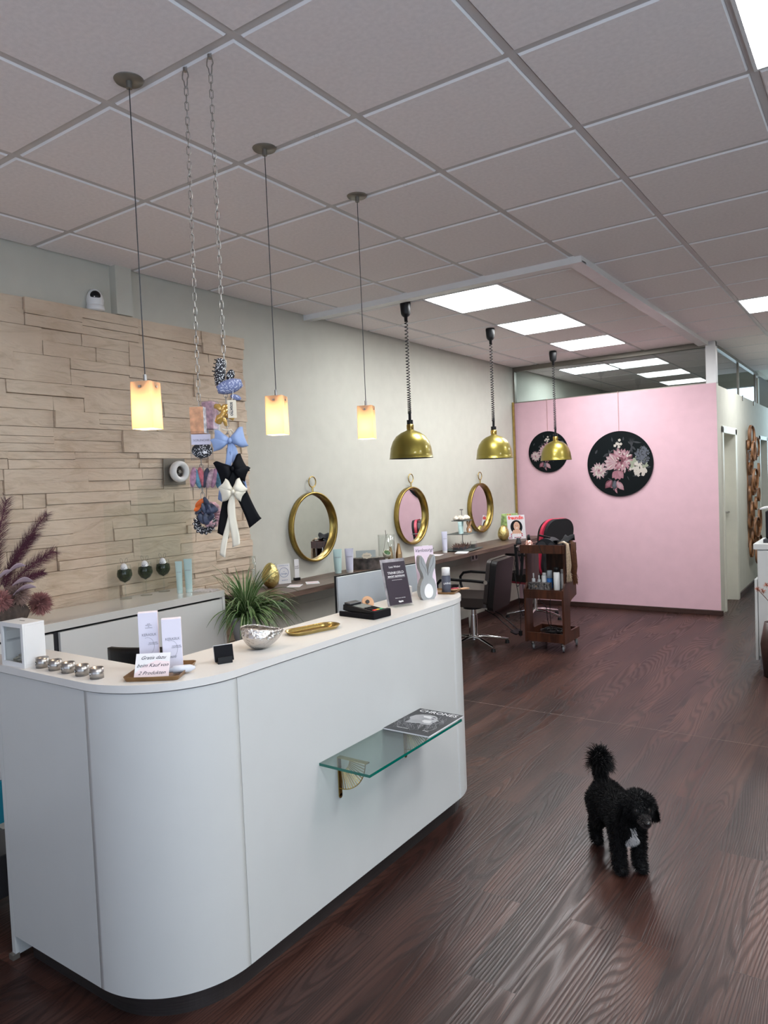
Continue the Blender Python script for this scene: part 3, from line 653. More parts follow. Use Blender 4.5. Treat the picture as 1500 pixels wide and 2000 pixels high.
def kbox(lb, x, y, h, extra):
    b = thing('cosmetics_box', lb, 'box', (x, y, T+.0035), 50, 'tall white cosmetics boxes'); w = .060; d = .032
    MB().box(-w/2, w/2, -d/2, d/2, 0, h).build('carton', M('box_lavender', (.80, .77, .88), .5, var=.03), b, bevel=.001)
    m = MB().box(w/2, w/2+.0005, -d/2+.001, d/2-.001, .002, h-.001); m.build('side', M('box_peach', (.86, .70, .68), .5), b)
    text('KERASILK', .0115, (.002, -d/2-.0004, h*.60), UP, 'ink_grey', b, sx=.9)
    text('NOURISHED\nCONTROLLED', .0048, (.013, -d/2-.0004, h*.44), UP, 'ink_grey', b)
    MB().at((-.004, -d/2-.0004, h*.40)).tube([(.020*cos(rad(a)), 0, .027*sin(rad(a))) for a in range(-60, 115, 9)], .0003, 4).build('printed_circle', 'ink_grey', b)
    text('Reparierendes Shampoo\nfür geschädigtes Haar', .0034, (-.004, -d/2-.0004, h*.24), UP, 'ink', b)
    if extra: text('HAIR\nRENEWAL\nBY\nGOLDWELL', .0042, (.002, -d/2-.0004, h*.76), UP, 'ink_grey', b)
kbox('taller white cosmetics box at the back of the bronze tray', 1.889, 1.456, .178, True)
kbox('shorter white cosmetics box leaning right behind the handwritten card', 1.966, 1.485, .158, False)
cd = thing('handwritten_card', 'white and pink card with handwriting leaning in the bronze tray', 'card', (1.997, 1.376, T+.0035), 38)
ct = bpy.data.objects.new('x', None); bpy.data.objects.remove(ct)
m = MB().at((0, 0, 0), (rad(-32), 0, 0)); m.box(-.052, .052, -.0006, .0006, 0, .075); pl = m.build('paper', 'paper', cd)
m = MB().at((0, 0, 0), (rad(-32), 0, 0)); m.add([(-.052, -.0008, 0), (.052, -.0008, 0), (.052, -.0008, .046), (.01, -.0008, .052), (-.03, -.0008, .034), (-.052, -.0008, .012)], [(0, 1, 2, 3, 4, 5)]); m.build('pink_wash', 'pale_pink_paper', cd)
for k, tx in enumerate(('Gratis dazu', 'beim Kauf von', '2 Produkten')):
    zz = .061 - k*.024; text(tx, .0155, (0, -.0012+zz*sin(rad(32)), zz*cos(rad(32))), (rad(90-32), 0, 0), 'ink', cd, shear=.5, sx=1.05)
m = MB().at((0, 0, 0), (0, rad(90), 0)); m.lathe([(0, -.035), (.008, -.035), (.008, -.022), (.0115, -.021), (.012, .0), (.011, .03), (.004, .045), (0, .045)], 20)
solo('small_tube', m, M('silver_tube', (.62, .64, .70), .3), 'small silvery tube lying in the bronze tray beside the card', 'tube', (2.045, 1.447, T+.0165), 52)

# business cards in a black holder
h_ = thing('business_card_holder', 'black business card holder with signature card on the counter front', 'card holder', (2.062, 1.612, T), 62)
m = MB(); m.box(-.024, .024, -.012, .018, 0, .006); m.box(-.024, .024, -.014, -.008, 0, .022); m.box(-.024, .024, .012, .018, 0, .028); m.build('holder', 'black_plastic', h_, bevel=.001)
for k in range(3): MB().at((0, -.004+k*.004, .006), (rad(-14), 0, 0)).box(-.031, .031, -.0008, .0008, 0, .052).build('card', 'black_matte' if k == 0 else 'paper', h_)
text('Lissi Weber', .0125, (.001, -.0040+.034*sin(rad(14))-.0013, .036), (rad(76), 0, 0), 'ink_white', h_, shear=.5)

# hammered silver bowl, pinched lip to the right
def bowl_pt(u, v):
    a = 2*pi*u; r_ = math.sin(v*pi*.5)**.8; z = .070*(1-math.cos(v*pi*.5))**.9
    k = 1 + .42*v*max(0, cos(a))**4; y = .058*r_*sin(a); x = .062*r_*cos(a)*k
    z += v*v*(.010*cos(a) * -1 + .012*abs(sin(a))*.6)
    x *= 1 - .18*max(0, v-.75)/.25*(1-abs(cos(a))); y *= 1 - .32*max(0, v-.7)/.3
    return (x, y, z)
m = MB().grid(bowl_pt, 40, 16)
solo('silver_bowl', m, 'hammered_silver', 'hammered silver bowl with pinched lip on the counter', 'bowl', (2.027, 1.808, T+.001), 52, solid=.002)

# long gold capsule tray
P0 = [(x, y) for x, y in rrect(-.108, .108, -.040, .040, .0399, 10)]; P1 = [(x, y) for x, y in rrect(-.120, .120, -.052, .052, .0519, 10)]; n = len(P0)
m = MB(); m.smooth = True
Pm = rrect(-.116, .116, -.048, .048, .0479, 10)
vs = [(x, y, 0) for x, y in P0] + [(x, y, .010) for x, y in Pm] + [(x, y, .014) for x, y in P1] + [(x*.99, y*.97, .0145) for x, y in P1] + [(x*.98, y*.96, .010) for x, y in Pm] + [(x, y, .002) for x, y in P0]
fs = []
for k in range(5): fs += [(k*n+i, k*n+(i+1) % n, (k+1)*n+(i+1) % n, (k+1)*n+i) for i in range(n)]
m.add(vs, fs); m.smooth = False; m.add(vs, [tuple(range(n-1, -1, -1)), tuple(range(5*n, 6*n))])
solo('gold_tray', m, 'gold', 'long rounded polished gold tray on the counter', 'tray', (2.005, 2.125, T), 76)

# card terminal
ct = thing('card_terminal', 'black card payment terminal lying in a black cradle on the counter', 'card terminal', (2.01, 2.46, T), -6)
m = MB(); m.box(-.095, .075, -.045, .045, 0, .018); m.at((0, 0, .026), (0, rad(6), 0)).box(-.09, .085, -.042, .042, -.012, .014); m.build('body', 'black_plastic', ct, bevel=.004)
MB().at((0, 0, .026), (0, rad(6), 0)).box(-.088, -.052, -.036, .036, .0142, .022).build('paper_cover', 'dark_grey', ct, bevel=.003)
MB().at((0, 0, .026), (0, rad(6), 0)).box(-.045, .015, -.030, .030, .0142, .0150).build('screen', M('lcd', (.10, .12, .12), .12), ct)
for i in range(4):
    for j in range(3):
        c = ('black_matte' if i < 3 else ('red_ink', M('key_yellow', (.8, .55, .05), .5).name, M('key_green', (.05, .4, .2), .5).name)[j])
        MB().at((0, 0, .026), (0, rad(6), 0)).box(.022+i*.015, .033+i*.015, -.028+j*.020, -.012+j*.020, .0142, .017).build('key', c, ct)
m = MB(); m.box(.080, .100, -.055, .055, 0, .034); m.box(-.10, .1, .047, .056, 0, .03); m.box(-.10, .1, -.056, -.047, 0, .022); m.build('cradle', 'black_matte', ct, bevel=.004)

pk = thing('round_token', 'small round wooden disc in a black stand behind the card terminal', 'wooden disc', (1.925, 2.60, T), 65)
MB().at((0, 0, .030), (rad(62), 0, 0)).cyl(.029, -.003, .003, 30).build('disc', 'brush_wood', pk); MB().box(-.018, .018, -.004, .03, 0, .022).build('stand', 'black_plastic', pk)
MB().at((-.004, -.0045, .034), (rad(62), 0, 0)).cyl(.009, 0, .003, 20).build('camera_dot', 'black_plastic', pk)

# tip sign in an acrylic stand
qs = thing('acrylic_sign', 'tilted acrylic stand with dark tip sign reading TRINKGELD', 'sign', (2.02, 2.722, T), 66)
A = rad(-16); m = MB().at((0, 0, .004), (A, 0, 0)); m.box(-.066, .066, -.0015, .0015, 0, .215); m.build('acrylic_plate', 'clear_glass', qs)
m = MB(); m.box(-.05, .05, -.035, .03, 0, .004); m.box(-.05, .05, -.020, -.016, .004, .012); m.build('base', 'clear_glass', qs)
MB().at((0, .0018, .004), (A, 0, 0)).box(-.066, .066, .0, .001, 0, .215).build('backing', M('photo_print', (.38, .33, .36), .35, var=.5, vscale=25), qs)
pt = MB().at((0, 0, .004), (A, 0, 0)).box(-.055, .062, -.0026, -.0016, .004, .200).build('poster', M('aubergine', (.035, .025, .038), .3), qs)
def sgn(tx, sz, z, x=0, **k): text(tx, sz, (x, -.0032+z*sin(rad(16)), .004+z*cos(rad(16))), (rad(74), 0, 0), 'ink_white', qs, **k)
sgn('Lissi Weber', .013, .178, .004); sgn('TRINKGELD', .0165, .150, .004); sgn('MACHT GLÜCKLICH', .0098, .134, .004, bold=.0003); sgn('Danke für deine Wertschätzung', .0042, .117, .004); sgn('Einfach scannen, ohne App', .0050, .034, .004); sgn('tippie', .011, .018, .004, bold=.0004)
z = .125; MB().at((0, 0, .004), (A, 0, 0)).box(-.045, .05, -.0031, -.0027, .1265, .1272).build('rule', 'ink_white', qs)

# wooden rabbit silhouette
def rabbit():
    pts = [(-.030, 0), (.030, 0)]; body = [(.040, .015), (.045, .040), (.043, .065), (.034, .090), (.026, .100), (.024, .106), (.028, .125), (.040, .150), (.044, .175), (.041, .205), (.033, .212), (.020, .195), (.010, .170), (.003, .140), (.0015, .118)]
    left = [(-x, z) for x, z in body[::-1]]
    return [pts[1]] + body + [(0, .112)] + left + [pts[0]]
rb = thing('wooden_rabbit', 'grey wooden rabbit figure seen from behind with white egg tail', 'rabbit figure', (2.035, 2.93, T), 60)
m = MB().at((0, 0, 0), (rad(90), 0, 0)); m.prism(rabbit(), -.016, .016, side_smooth=False); m.build('body', 'grey_wood', rb, bevel=.002)
m = MB().at((0, -.0165, .045), (rad(90), 0, 0)); m.prism([(.0235*sin(a)*(1-.10*cos(a)), -.034*cos(a)*-1-.004) for a in [2*pi*i/32 for i in range(32)]], 0, .003, side_smooth=True); m.build('egg_tail', 'paper', rb)
m = MB()
for s in (-1, 1): m.tube([(s*.006, -.0165, .125), (s*.016, -.0168, .15), (s*.030, -.0168, .172), (s*.034, -.0165, .20)], .0008, 5)
m.build('carved_line', M('carve', (.2, .21, .22), .8), rb)

# products at the counter's far end
tray('product_tray', 'small brown tray with hair products at the far counter end', (1.985, 3.13, T), 12, .20, .13, .010)
def bottle(name, lb, loc, r, h, body, cap, capr=.6, caph=.25, rz=0, cat='bottle', group=None, lab=None, labc='ink_white', cp='cap'):
    b = thing(name, lb, cat, loc, rz, group); hb = h*(1-caph)
    MB().lathe([(0, 0), (r*.93, 0), (r, .003), (r, hb-.008), (r*.85, hb-.002), (r*capr, hb), (0, hb)], 26).build('body', body, b)
    MB().lathe([(0, hb-.001), (r*capr, hb-.001), (r*capr, h-.002), (r*capr-.002, h), (0, h)], 22).build(cp, cap, b)
    if lab: text(lab, r*.55, (0, -r-.0006, hb*.55), (rad(90), 0, 0), labc, b)
    return b
bottle('hair_spray', 'dark grey hair product bottle with white cap on the brown tray', (2.035, 3.115, T+.0035), .0225, .125, M('slate_bottle', (.085, .09, .12), .35), 'white_plastic', .92, .30, 45, lab='LIVING', )
bottle('serum_bottle', 'thin clear white-capped bottle behind the hairbrush on the brown tray', (1.985, 3.185, T+.0035), .0135, .115, M('milky', (.72, .74, .72), .25), 'white_plastic', .75, .2, 40)
hb = thing('hairbrush', 'wooden paddle hairbrush with black bristles lying on the brown tray', 'hairbrush', (2.045, 3.165, T+.0045), 50)
m = MB(); m.ball(1, 24, 12, (.035, .024, .008), (0, 0, .008)); m.ball(1, 16, 8, (.030, .007, .006), (.06, 0, .007)); m.build('handle', 'brush_wood', hb)
m = MB(); m.ball(1, 22, 8, (.031, .020, .006), (0, 0, .0135)); m.build('cushion', 'red_leather', hb); m = MB()
for i in range(-6, 7):
    for j in range(-4, 5):
        x, y = i*.0045, j*.0042
        if (x/.029)**2 + (y/.019)**2 < 1: m.at((x, y, .017), (-y*12, x*10, 0)).cyl(.0006, 0, .015, 5)
tag(m.build('bristles', 'black_plastic', hb), kind='stuff')
gb = solo('mint_box', MB().box(-.028, .028, -.016, .016, 0, .135), M('mint', (.55, .72, .70), .5), 'mint green cardboard box behind the wooden rabbit', 'box', (1.90, 3.12, T), 40, bevel=.001)
text('BRIGHT\nBLONDE', .011, (0, -.0165, .10), UP, 'paper', gb)
pc = thing('pink_card', 'pale pink card with handwriting standing behind the wooden rabbit', 'card', (1.990, 3.015, T), 60)
MB().at((0, 0, 0), (rad(-8), 0, 0)).box(-.052, .052, -.001, .001, 0, .245).build('paper', M('pink_card', (.80, .66, .76), .6), pc)
text('Verlosung!', .024, (0, .0295, .222), (rad(82), 0, 0), 'ink', pc, shear=.5)
MB().box(-.04, .04, -.02, .02, 0, .006).build('base', 'clear_glass', pc)
solo('small_white_box', MB().box(-.018, .018, -.014, .014, 0, .05), 'white_plastic', 'small white box between monitor and wooden rabbit', 'box', (1.90, 2.97, T), 55, bevel=.002)

# monitor and office chairs behind the counter
mo = thing('computer_monitor', 'wide computer monitor seen from behind with light grey back', 'monitor', (1.655, 3.09, .7455), 81)
MB().box(-.305, .305, .0, .014, .04, .395).build('back_cover', M('monitor_back', (.42, .46, .50), .4), mo, bevel=.003)
MB().box(-.31, .31, .014, .020, .036, .40).build('bezel', 'black_plastic', mo); MB().box(-.30, .30, .020, .021, .046, .39).build('screen', M('screen', (.02, .02, .03), .1), mo)
MB().box(-.03, .03, -.03, .0, .02, .2).box(-.11, .11, -.07, .08, 0, .012).build('stand', 'grey_metal', mo, bevel=.003)
def office_chair(lb, loc, rz, h):
    o = thing('office_chair', lb, 'chair', loc, rz, 'black office chairs behind the counter')
    m = MB(); m.smooth = True
    m.grid(lambda u, v: ((u-.5)*.30*(1-.15*(v-.5)**2), .19 + .05*(1-(2*u-1)**2) + .03*v, h-.20+.20*v + .006*(1-(2*u-1)**2)), 14, 8); m.build('backrest', 'black_leather', o, solid=.02)
    MB().rbox(-.22, .22, -.22, .22, .42, .48, .06).build('seat', 'black_leather', o, bevel=.01); MB().cyl(.025, .1, .42, 16).build('column', 'black_plastic', o)
    MB().box(-.02, .02, .22, .25, .44, h-.12).build('back_bar', 'grey_metal', o)
    for k in range(5):
        a = 2*pi*k/5; MB().tube([(.03*cos(a), .03*sin(a), .10), (.26*cos(a), .26*sin(a), .065)], [.02, .012], 8).build('leg', 'black_plastic', o)
        MB().at((.26*cos(a), .26*sin(a), .026), (rad(90), 0, a)).cyl(.026, -.012, .012, 16).build('castor', 'black_plastic', o)
    return o
office_chair('black office chair behind the two white boxes', (1.10, 2.13, 0), 205, .935); office_chair('black office chair whose top rim shows behind the gold tray', (1.10, 2.92, 0), 215, .862)

# spider plant on a stool
sp_ = thing('spider_plant', 'bushy spider plant with arching striped leaves beside the sideboard', 'plant', (.50, 3.235, .0))
MB().lathe([(0, .62), (.075, .62), (.105, .78), (.108, .795), (.098, .795), (.09, .77), (0, .77)], 32).build('pot', 'white_plastic', sp_)
m = MB().cyl(.13, .59, .619, 28)
for k in range(3):
    a = 2*pi*k/3; m.tube([(.09*cos(a), .09*sin(a), .59), (.13*cos(a), .13*sin(a), 0)], .012, 8)
solo('plant_stool', m, 'desk_wood', 'small wooden stool under the spider plant', 'stool', (.50, 3.235, 0))
rnd = random.Random(5); M('leaf_green', (.060, .150, .030), .42, var=.35, vscale=6); M('leaf_stripe', (.44, .52, .30), .45)
leafs = MB()
for i in range(330):
    a = rnd.uniform(0, 2*pi); up = rnd.random(); Lf = rnd.uniform(.22, .42); el = rnd.uniform(.45, 1.5); wd = rnd.uniform(.006, .0115); drop = rnd.uniform(2.0, 3.8) if el < 1.3 else rnd.uniform(.3, 1.4)
    p = Vector((cos(a)*.03*rnd.random(), sin(a)*.03*rnd.random(), .775)); d = Vector((cos(a)*cos(el), sin(a)*cos(el), sin(el))); side = Vector((-sin(a), cos(a), 0)); n = 12; ps = [p.copy()]
    for k in range(n):
        d = (d + Vector((cos(a)*.05, sin(a)*.05, -drop/n*(.35+k/n)))).normalized(); p = p + d*Lf/n; p.x = max(p.x, -.43); p.y = max(p.y, -.13) if p.x < 0 else p.y; ps.append(p.copy())
    for k in range(n):
        w0 = wd*(1-(k/n)**2.2); w1 = wd*(1-((k+1)/n)**2.2); a0, a1 = ps[k], ps[k+1]; cup = Vector((0, 0, .003))
        leafs.smooth = True
        for s0, s1, c in ((-1, -.62, 1), (-.62, .62, 0), (.62, 1, 1)) if i % 2 else ((-1, -.3, 0), (-.3, .3, 1), (.3, 1, 0)):
            leafs.cur = c; leafs.add([a0+side*w0*s0+cup*abs(s0), a0+side*w0*s1+cup*abs(s1), a1+side*w1*s1+cup*abs(s1), a1+side*w1*s0+cup*abs(s0)], [(0, 1, 2, 3)])
tag(leafs.build('leaves', ['leaf_green', 'leaf_stripe'], sp_), kind='stuff')

# ================================================================ on the sideboard
def moss_glass(lb, x, y, rz):
    g = thing('wine_glass', lb, 'wine glass', (x, y, .9755), rz, 'wine glasses with moss and rabbit eggs')
    pr = [(.0, .0), (.034, .0), (.034, .002), (.006, .006), (.0035, .012), (.0033, .085), (.008, .093), (.028, .108), (.043, .135), (.044, .150), (.036, .198), (.0345, .2005)]
    MB().lathe(pr, 36).build('glass', 'clear_glass', g)
    MB().lathe([(0, .096), (.026, .111), (.0405, .136), (.0412, .150), (.037, .172), (.02, .178), (0, .180)], 30, rib=.03, ribn=17).build('moss', M('moss', (.022, .034, .010), .95, var=.7, vscale=60, bump=1.0, bscale=220), g)
eggs = []
def egg_rabbit(lb, x, y, rz):
    e = thing('egg_rabbit', lb, 'egg', (x, y, .9755), rz, 'white eggs with rabbit faces in the wine glasses')
    MB().at((0, -.006, .184), (rad(12), 0, 0)).lathe([(0, -.020), (.013, -.016), (.0205, -.004), (.020, .008), (.014, .021), (.006, .027), (0, .028)], 24).build('egg', 'paper', e)
    m = MB()
    for s in (-1, 1): m.at((s*.014, -.002, .226), (0, rad(s*14), 0)).torus(.007, .0006, 16, 5, sz=2.1)
    m.build('wire_ears', 'dark_grey', e)
    m = MB()
    for s in (-1, 1): m.ball(.0022, 8, 6, c=(s*.007, -.0262, .186))
    m.ball(.0018, 8, 6, c=(0, -.0275, .181)); m.build('face', 'ink', e)
for (x, y, rz, a, b) in ((.15, 2.612, 40, 'stemmed wine glass filled with moss, leftmost of three', 'white rabbit egg in the leftmost wine glass'), (.15, 2.757, 40, 'stemmed wine glass filled with moss, middle of three', 'white rabbit egg in the middle wine glass'),
                         (.13, 2.905, 40, 'stemmed wine glass filled with moss, nearest the mint tubes', 'white rabbit egg in the wine glass nearest the mint tubes')):
    moss_glass(a, x, y, rz); egg_rabbit(b, x, y, rz)
def cosm_tube(lb, loc, rz, w, h, mat, group, tilt=0, tx='KERASILK'):
    t_ = thing('cosmetics_tube', lb, 'tube', loc, rz, group); r_ = w*.40; hc = h*.10
    MB().cyl(r_*.96, 0, hc, 24).build('cap', 'white_plastic' if mat != 'teal_tube' else M('teal_cap', (.60, .76, .74), .35), t_)
    m = MB(); m.smooth = True
    m.grid(lambda u, v: ((r_+(w*.5-r_)*v)*cos(2*pi*u), (r_*(1-v)+.001)*sin(2*pi*u), hc+(h-hc)*v), 28, 8); b_ = m.build('body', mat, t_)
    MB().box(-w/2, w/2, -.0012, .0012, h-.008, h).build('crimp', mat, t_)
    text(tx, w*.16, (0, -r_*.42-.001, h*.66), (rad(90-9), 0, 0), 'ink_grey', t_); return t_
cosm_tube('slim mint green tube on the sideboard, nearer the wine glasses', (.29, 2.895, .9755), 40, .042, .195, 'teal_tube', 'mint tubes on the sideboard')
cosm_tube('slim mint green tube on the sideboard end, beside its twin', (.315, 2.945, .9755), 40, .05, .205, 'teal_tube', 'mint tubes on the sideboard')
m = MB().grid(lambda u, v: (-.07+.14*u, -.05+.10*v, .001+.012*abs(noise.noise(Vector((u*6, v*6, 1))))), 18, 14)
solo('lace_cloth', m, M('tulle', (.72, .68, .68), .9, alpha=.7), 'crumpled pale tulle cloth on the sideboard corner', 'cloth', (.38, 3.02, .976), 20)

# dried flower arrangement
dv = thing('ribbed_vase', 'dark ribbed round vase on the sideboard at left edge', 'vase', (.27, 1.80, .9755))
MB().lathe([(0, 0), (.08, 0), (.125, .03), (.137, .06), (.118, .098), (.075, .114), (.07, .106), (0, .10)], 96, rib=.06, ribn=24).build('body', M('ribbed_brown', (.085, .062, .052), .8, var=.5, vscale=20), dv)
def plume(parent, base, tip, bend, width, seed, mat, nb=230, lab='feather_plume'):
    rnd = random.Random(seed); b = Vector(base); t = Vector(tip); mid = (b+t)/2 + Vector(bend); m = MB(); pts = []
    for i in range(21):
        u = i/20; pts.append(b*(1-u)**2 + mid*2*u*(1-u) + t*u*u)
    m.tube(pts, [.0018*(1-.75*i/20) for i in range(21)], 5)
    for k in range(nb):
        u = .22 + .78*k/nb; i = min(int(u*20), 19); f = u*20-i; p = pts[i].lerp(pts[i+1], f); d = (pts[i+1]-pts[i]).normalized()
        for s in (-1, 1, 0):
            view = Vector((1, -.35, 0)); sd = d.cross(view).normalized()*(s or rnd.choice((-.5, .5))); L_ = width*(math.sin(pi*min(1, (1-u)*.9+.16))**.6)*rnd.uniform(.7, 1.1)
            q = (sd*rnd.uniform(.5, .9) + d*rnd.uniform(.7, 1.0) + view*rnd.uniform(-.4, .4)).normalized()
            p1 = p + q*L_*.5; p2 = p + q*L_ + d*L_*.12 + Vector((0, 0, -L_*.12)); w2 = d*.0009
            m.add([p-w2, p+w2, p1+w2*.8, p1-w2*.8, p2], [(0, 1, 2, 3), (3, 2, 4)])
    return m.build('plume', mat, parent)
M('plume_plum', (.090, .022, .042), .85, var=.3); M('petal_lilac', (.52, .40, .47), .7, var=.15); M('dried_pink', (.42, .20, .19), .9, var=.3, vscale=30); M('dried_beige', (.42, .29, .25), .9, var=.3)
fl = thing('dried_flowers', 'plum feathery grasses with lilac petals and dried blooms at left edge', 'dried flowers', (.27, 1.80, 1.07))
for i, (tip, bend, wd) in enumerate((((.05, .255, .44), (0, -.04, .02), .07), ((.04, .285, .245), (0, -.02, .05), .075), ((.08, .20, .15), (0, .0, .05), .05), ((.02, .07, .52), (0, -.05, 0), .08), ((.0, -.05, .56), (0, -.05, 0), .08), ((.03, .20, .34), (0, -.06, .04), .06), ((.1, -.2, .4), (0, -.04, 0), .08))):
    plume(fl, (0, -.03+.01*i, .0), tip, bend, wd, i, 'plume_plum')
rnd = random.Random(9)
for (c, ln, dr) in (((.10, .00, .16), .10, (.1, .7, .25)), ((.12, .02, .11), .10, (.1, .9, .0)), ((.10, .03, .06), .11, (.2, 1, .2)), ((.1, -.06, .12), .1, (.3, .6, .5))):
    d = Vector(dr).normalized(); up = Vector((0, 0, 1)); m = MB()
    m.grid(lambda u, v: tuple(Vector(c) + d*ln*u + Vector((.6, 0, .8))*((v-.5)*.035*math.sin(pi*min(1, u*.9+.08))) + Vector((0, 0, .02*math.sin(u*3)))), 10, 4); m.build('petal', 'petal_lilac', fl, solid=.002)
def tuft(c, r_, n, mat, name):
    m = MB(); c = Vector(c)
    for k in range(n):
        d = Vector((rnd.gauss(0, 1), rnd.gauss(0, 1), rnd.gauss(0, 1))).normalized(); s = d.orthogonal().normalized()*.0016; p1 = c + d*r_*.6 + Vector((0, 0, .004)); p2 = c + d*r_*rnd.uniform(.85, 1.15) + Vector((rnd.uniform(-.01, .01), rnd.uniform(-.01, .01), 0))
        m.add([c-s, c+s, p1+s*1.6, p1-s*1.6, p2], [(0, 1, 2, 3), (3, 2, 4)])
    m.ball(r_*.45, 12, 8, c=tuple(c)); return m.build(name, mat, fl)
tuft((.06, .185, -.01), .062, 900, 'dried_pink', 'dried_bloom'); tuft((.07, .07, .05), .065, 700, 'dried_beige', 'dried_bloom'); tuft((.1, -.03, .04), .06, 500, 'dried_pink', 'dried_bloom')

# ================================================================ things on the styling desk
D = .8605
def gold_egg(lb, x, y, r, h):
    k = h/2; pr = [(r*math.sin(pi*i/20)*(1-.16*math.cos(pi*(1-i/20))), k - k*math.cos(pi*i/20)) for i in range(21)]; pr[0] = (0, 0); pr[-1] = (0, h)
    pr = [(max(a, 0), max(b, .003)) if i else (0, .003) for i, (a, b) in enumerate(pr)]; pr = [(0, 0), (r*.35, 0)] + pr[3:]
    solo('gold_egg', MB().lathe(pr, 40, rib=.02, ribn=40), 'egg_gold', lb, 'egg ornament', (x, y, D), 0, 'ribbed gold egg ornaments')
gold_egg('ribbed gold egg on the desk end beside the spider plant', .125, 3.86, .064, .185); gold_egg('ribbed gold egg beside the magazines near the pink wall', .16, 7.74, .066, .18)
gt = solo('glass_cylinder', MB().lathe([(0, 0), (.022, 0), (.022, .26), (.020, .26), (.020, .006), (0, .006)], 24), 'clear_glass', 'tall thin clear glass cylinder beside the gold egg at the desk end', 'vase', (.19, 3.62, D))
rv = thing('review_sign', 'white card with circled Google review logo beside the gold egg', 'sign', (.075, 4.065, D), 62)
MB().at((0, 0, 0), (rad(-8), 0, 0)).box(-.05, .05, -.001, .001, 0, .15).build('card', 'paper', rv)
MB().at((0, -.002+.08*sin(rad(8)), .085), (rad(-8), 0, 0)).torus(.036, .0012, 32, 5).build('printed_circle', M('blue_ink', (.08, .16, .38), .6), rv)
for tx, sz, z in (('BEWERTEN SIE UNS', .0085, .136), ('AUF', .007, .092), ('Google', .017, .076), ('★★★★★', .010, .026)): text(tx, sz, (0, -.0022+z*sin(rad(8)), z*.99), (rad(82), 0, 0), 'blue_ink', rv)
fs_ = thing('small_sign', 'narrow white sign in a black foot below the leftmost round mirror', 'sign', (.035, 4.25, D), 70)
MB().box(-.02, .02, -.002, .002, .012, .165).build('card', 'paper', fs_); MB().box(-.022, .022, -.015, .02, 0, .02).build('foot', 'black_plastic', fs_); text('DUFT\nSHOP', .014, (0, -.0026, .10), UP, 'ink', fs_)
for i, (x, y, rz, lb) in enumerate(((.24, 3.99, 30, 'pink and white leaflet lying nearest the desk end'), (.26, 4.17, 45, 'pink and white leaflet lying second from the desk end'), (.20, 6.12, 10, 'white leaflet lying on the desk under the middle round mirror'))):
    l_ = solo('leaflet', MB().box(-.05, .05, -.07, .07, 0, .001+.0005*i), 'paper', lb, 'leaflet', (x, y, D+.0002), rz, 'leaflets lying on the desk'); MB().box(-.04, .04, -.03, .05, .0012+.0005*i, .0016+.0005*i).build('printed_band', 'pale_pink_paper', l_)
cosm_tube('mint green tube standing below the leftmost round mirror', (.09, 4.70, D), 48, .074, .20, 'teal_tube', 'tubes below the leftmost mirror'); cosm_tube('lilac tube standing beside the mint tube and the stone planter', (.155, 4.775, D), 48, .074, .20, 'lilac_tube', 'tubes below the leftmost mirror')
pl_ = thing('stone_planter', 'oval dark brown marbled planter on the desk', 'planter', (.175, 5.02, D), 42)
m = MB().prism([(.145*cos(a), .058*sin(a)) for a in [2*pi*i/36 for i in range(36)]], 0, .095, side_smooth=True); m.build('bowl', M('marbled', (.07, .055, .048), .5, var=.9, vscale=16), pl_)
m = MB().prism([(.138*cos(a), .052*sin(a)) for a in [2*pi*i/36 for i in range(36)]], .0955, .099); m.build('filling', M('sand_fill', (.22, .20, .17), .9, var=.5, vscale=60), pl_)
tg = thing('scalloped_tag', 'small beige scalloped card standing at the planter rim', 'card', (.205, 4.955, D+.0955), 42); 
MB().at((0, 0, 0), (rad(90), 0, 0)).prism([(.042*cos(a)*(1+.05*cos(8*a)), .025+.025*sin(a)*(1+.08*cos(8*a))) for a in [2*pi*i/48 for i in range(48)]], -.001, .001).build('card', 'bone', tg); text('Ostergrüße', .011, (0, -.0016, .026), UP, 'ink', tg)
solo('slate_card', MB().at((0, 0, 0), (rad(-6), 0, 0)).box(-.085, .085, -.004, .004, 0, .060), M('sage', (.36, .40, .40), .6), 'grey green board standing in the planter behind the small tag', 'board', (.155, 5.01, D+.0995), 42)
vs_ = thing('glass_vase', 'clear square-shouldered glass cylinder vase behind the planter', 'vase', (.16, 5.32, D)); MB().lathe([(0, 0), (.072, 0), (.075, .004), (.075, .27), (.072, .27), (.072, .008), (0, .008)], 40).build('glass', 'clear_glass', vs_)
hp = thing('hanging_pot', 'small white tilted pot hanging on cords inside the glass vase', 'pot', (.16, 5.32, D), 48)
MB().at((0, 0, .095), (rad(38), rad(10), 0)).lathe([(0, -.035), (.025, -.03), (.038, 0), (.036, .02), (.030, .020), (.030, .012), (0, .012)], 28).build('pot', 'bone', hp)
m = MB()
for s in (-1, 1): m.tube([(s*.032, -.008, .11), (0, 0, .262)], .0016, 5)
m.tube([(0, 0, .258), (-.004, 0, .31)], .003, 6); m.tube([(0, 0, .262), (.016, 0, .276)], .002, 5); m.build('cord', 'grey_metal', hp)
MB().at((0, -.010, .107), (rad(38), rad(10), 0)).cyl(.029, -.004, .004, 20).build('plant', 'leaf_green', hp)
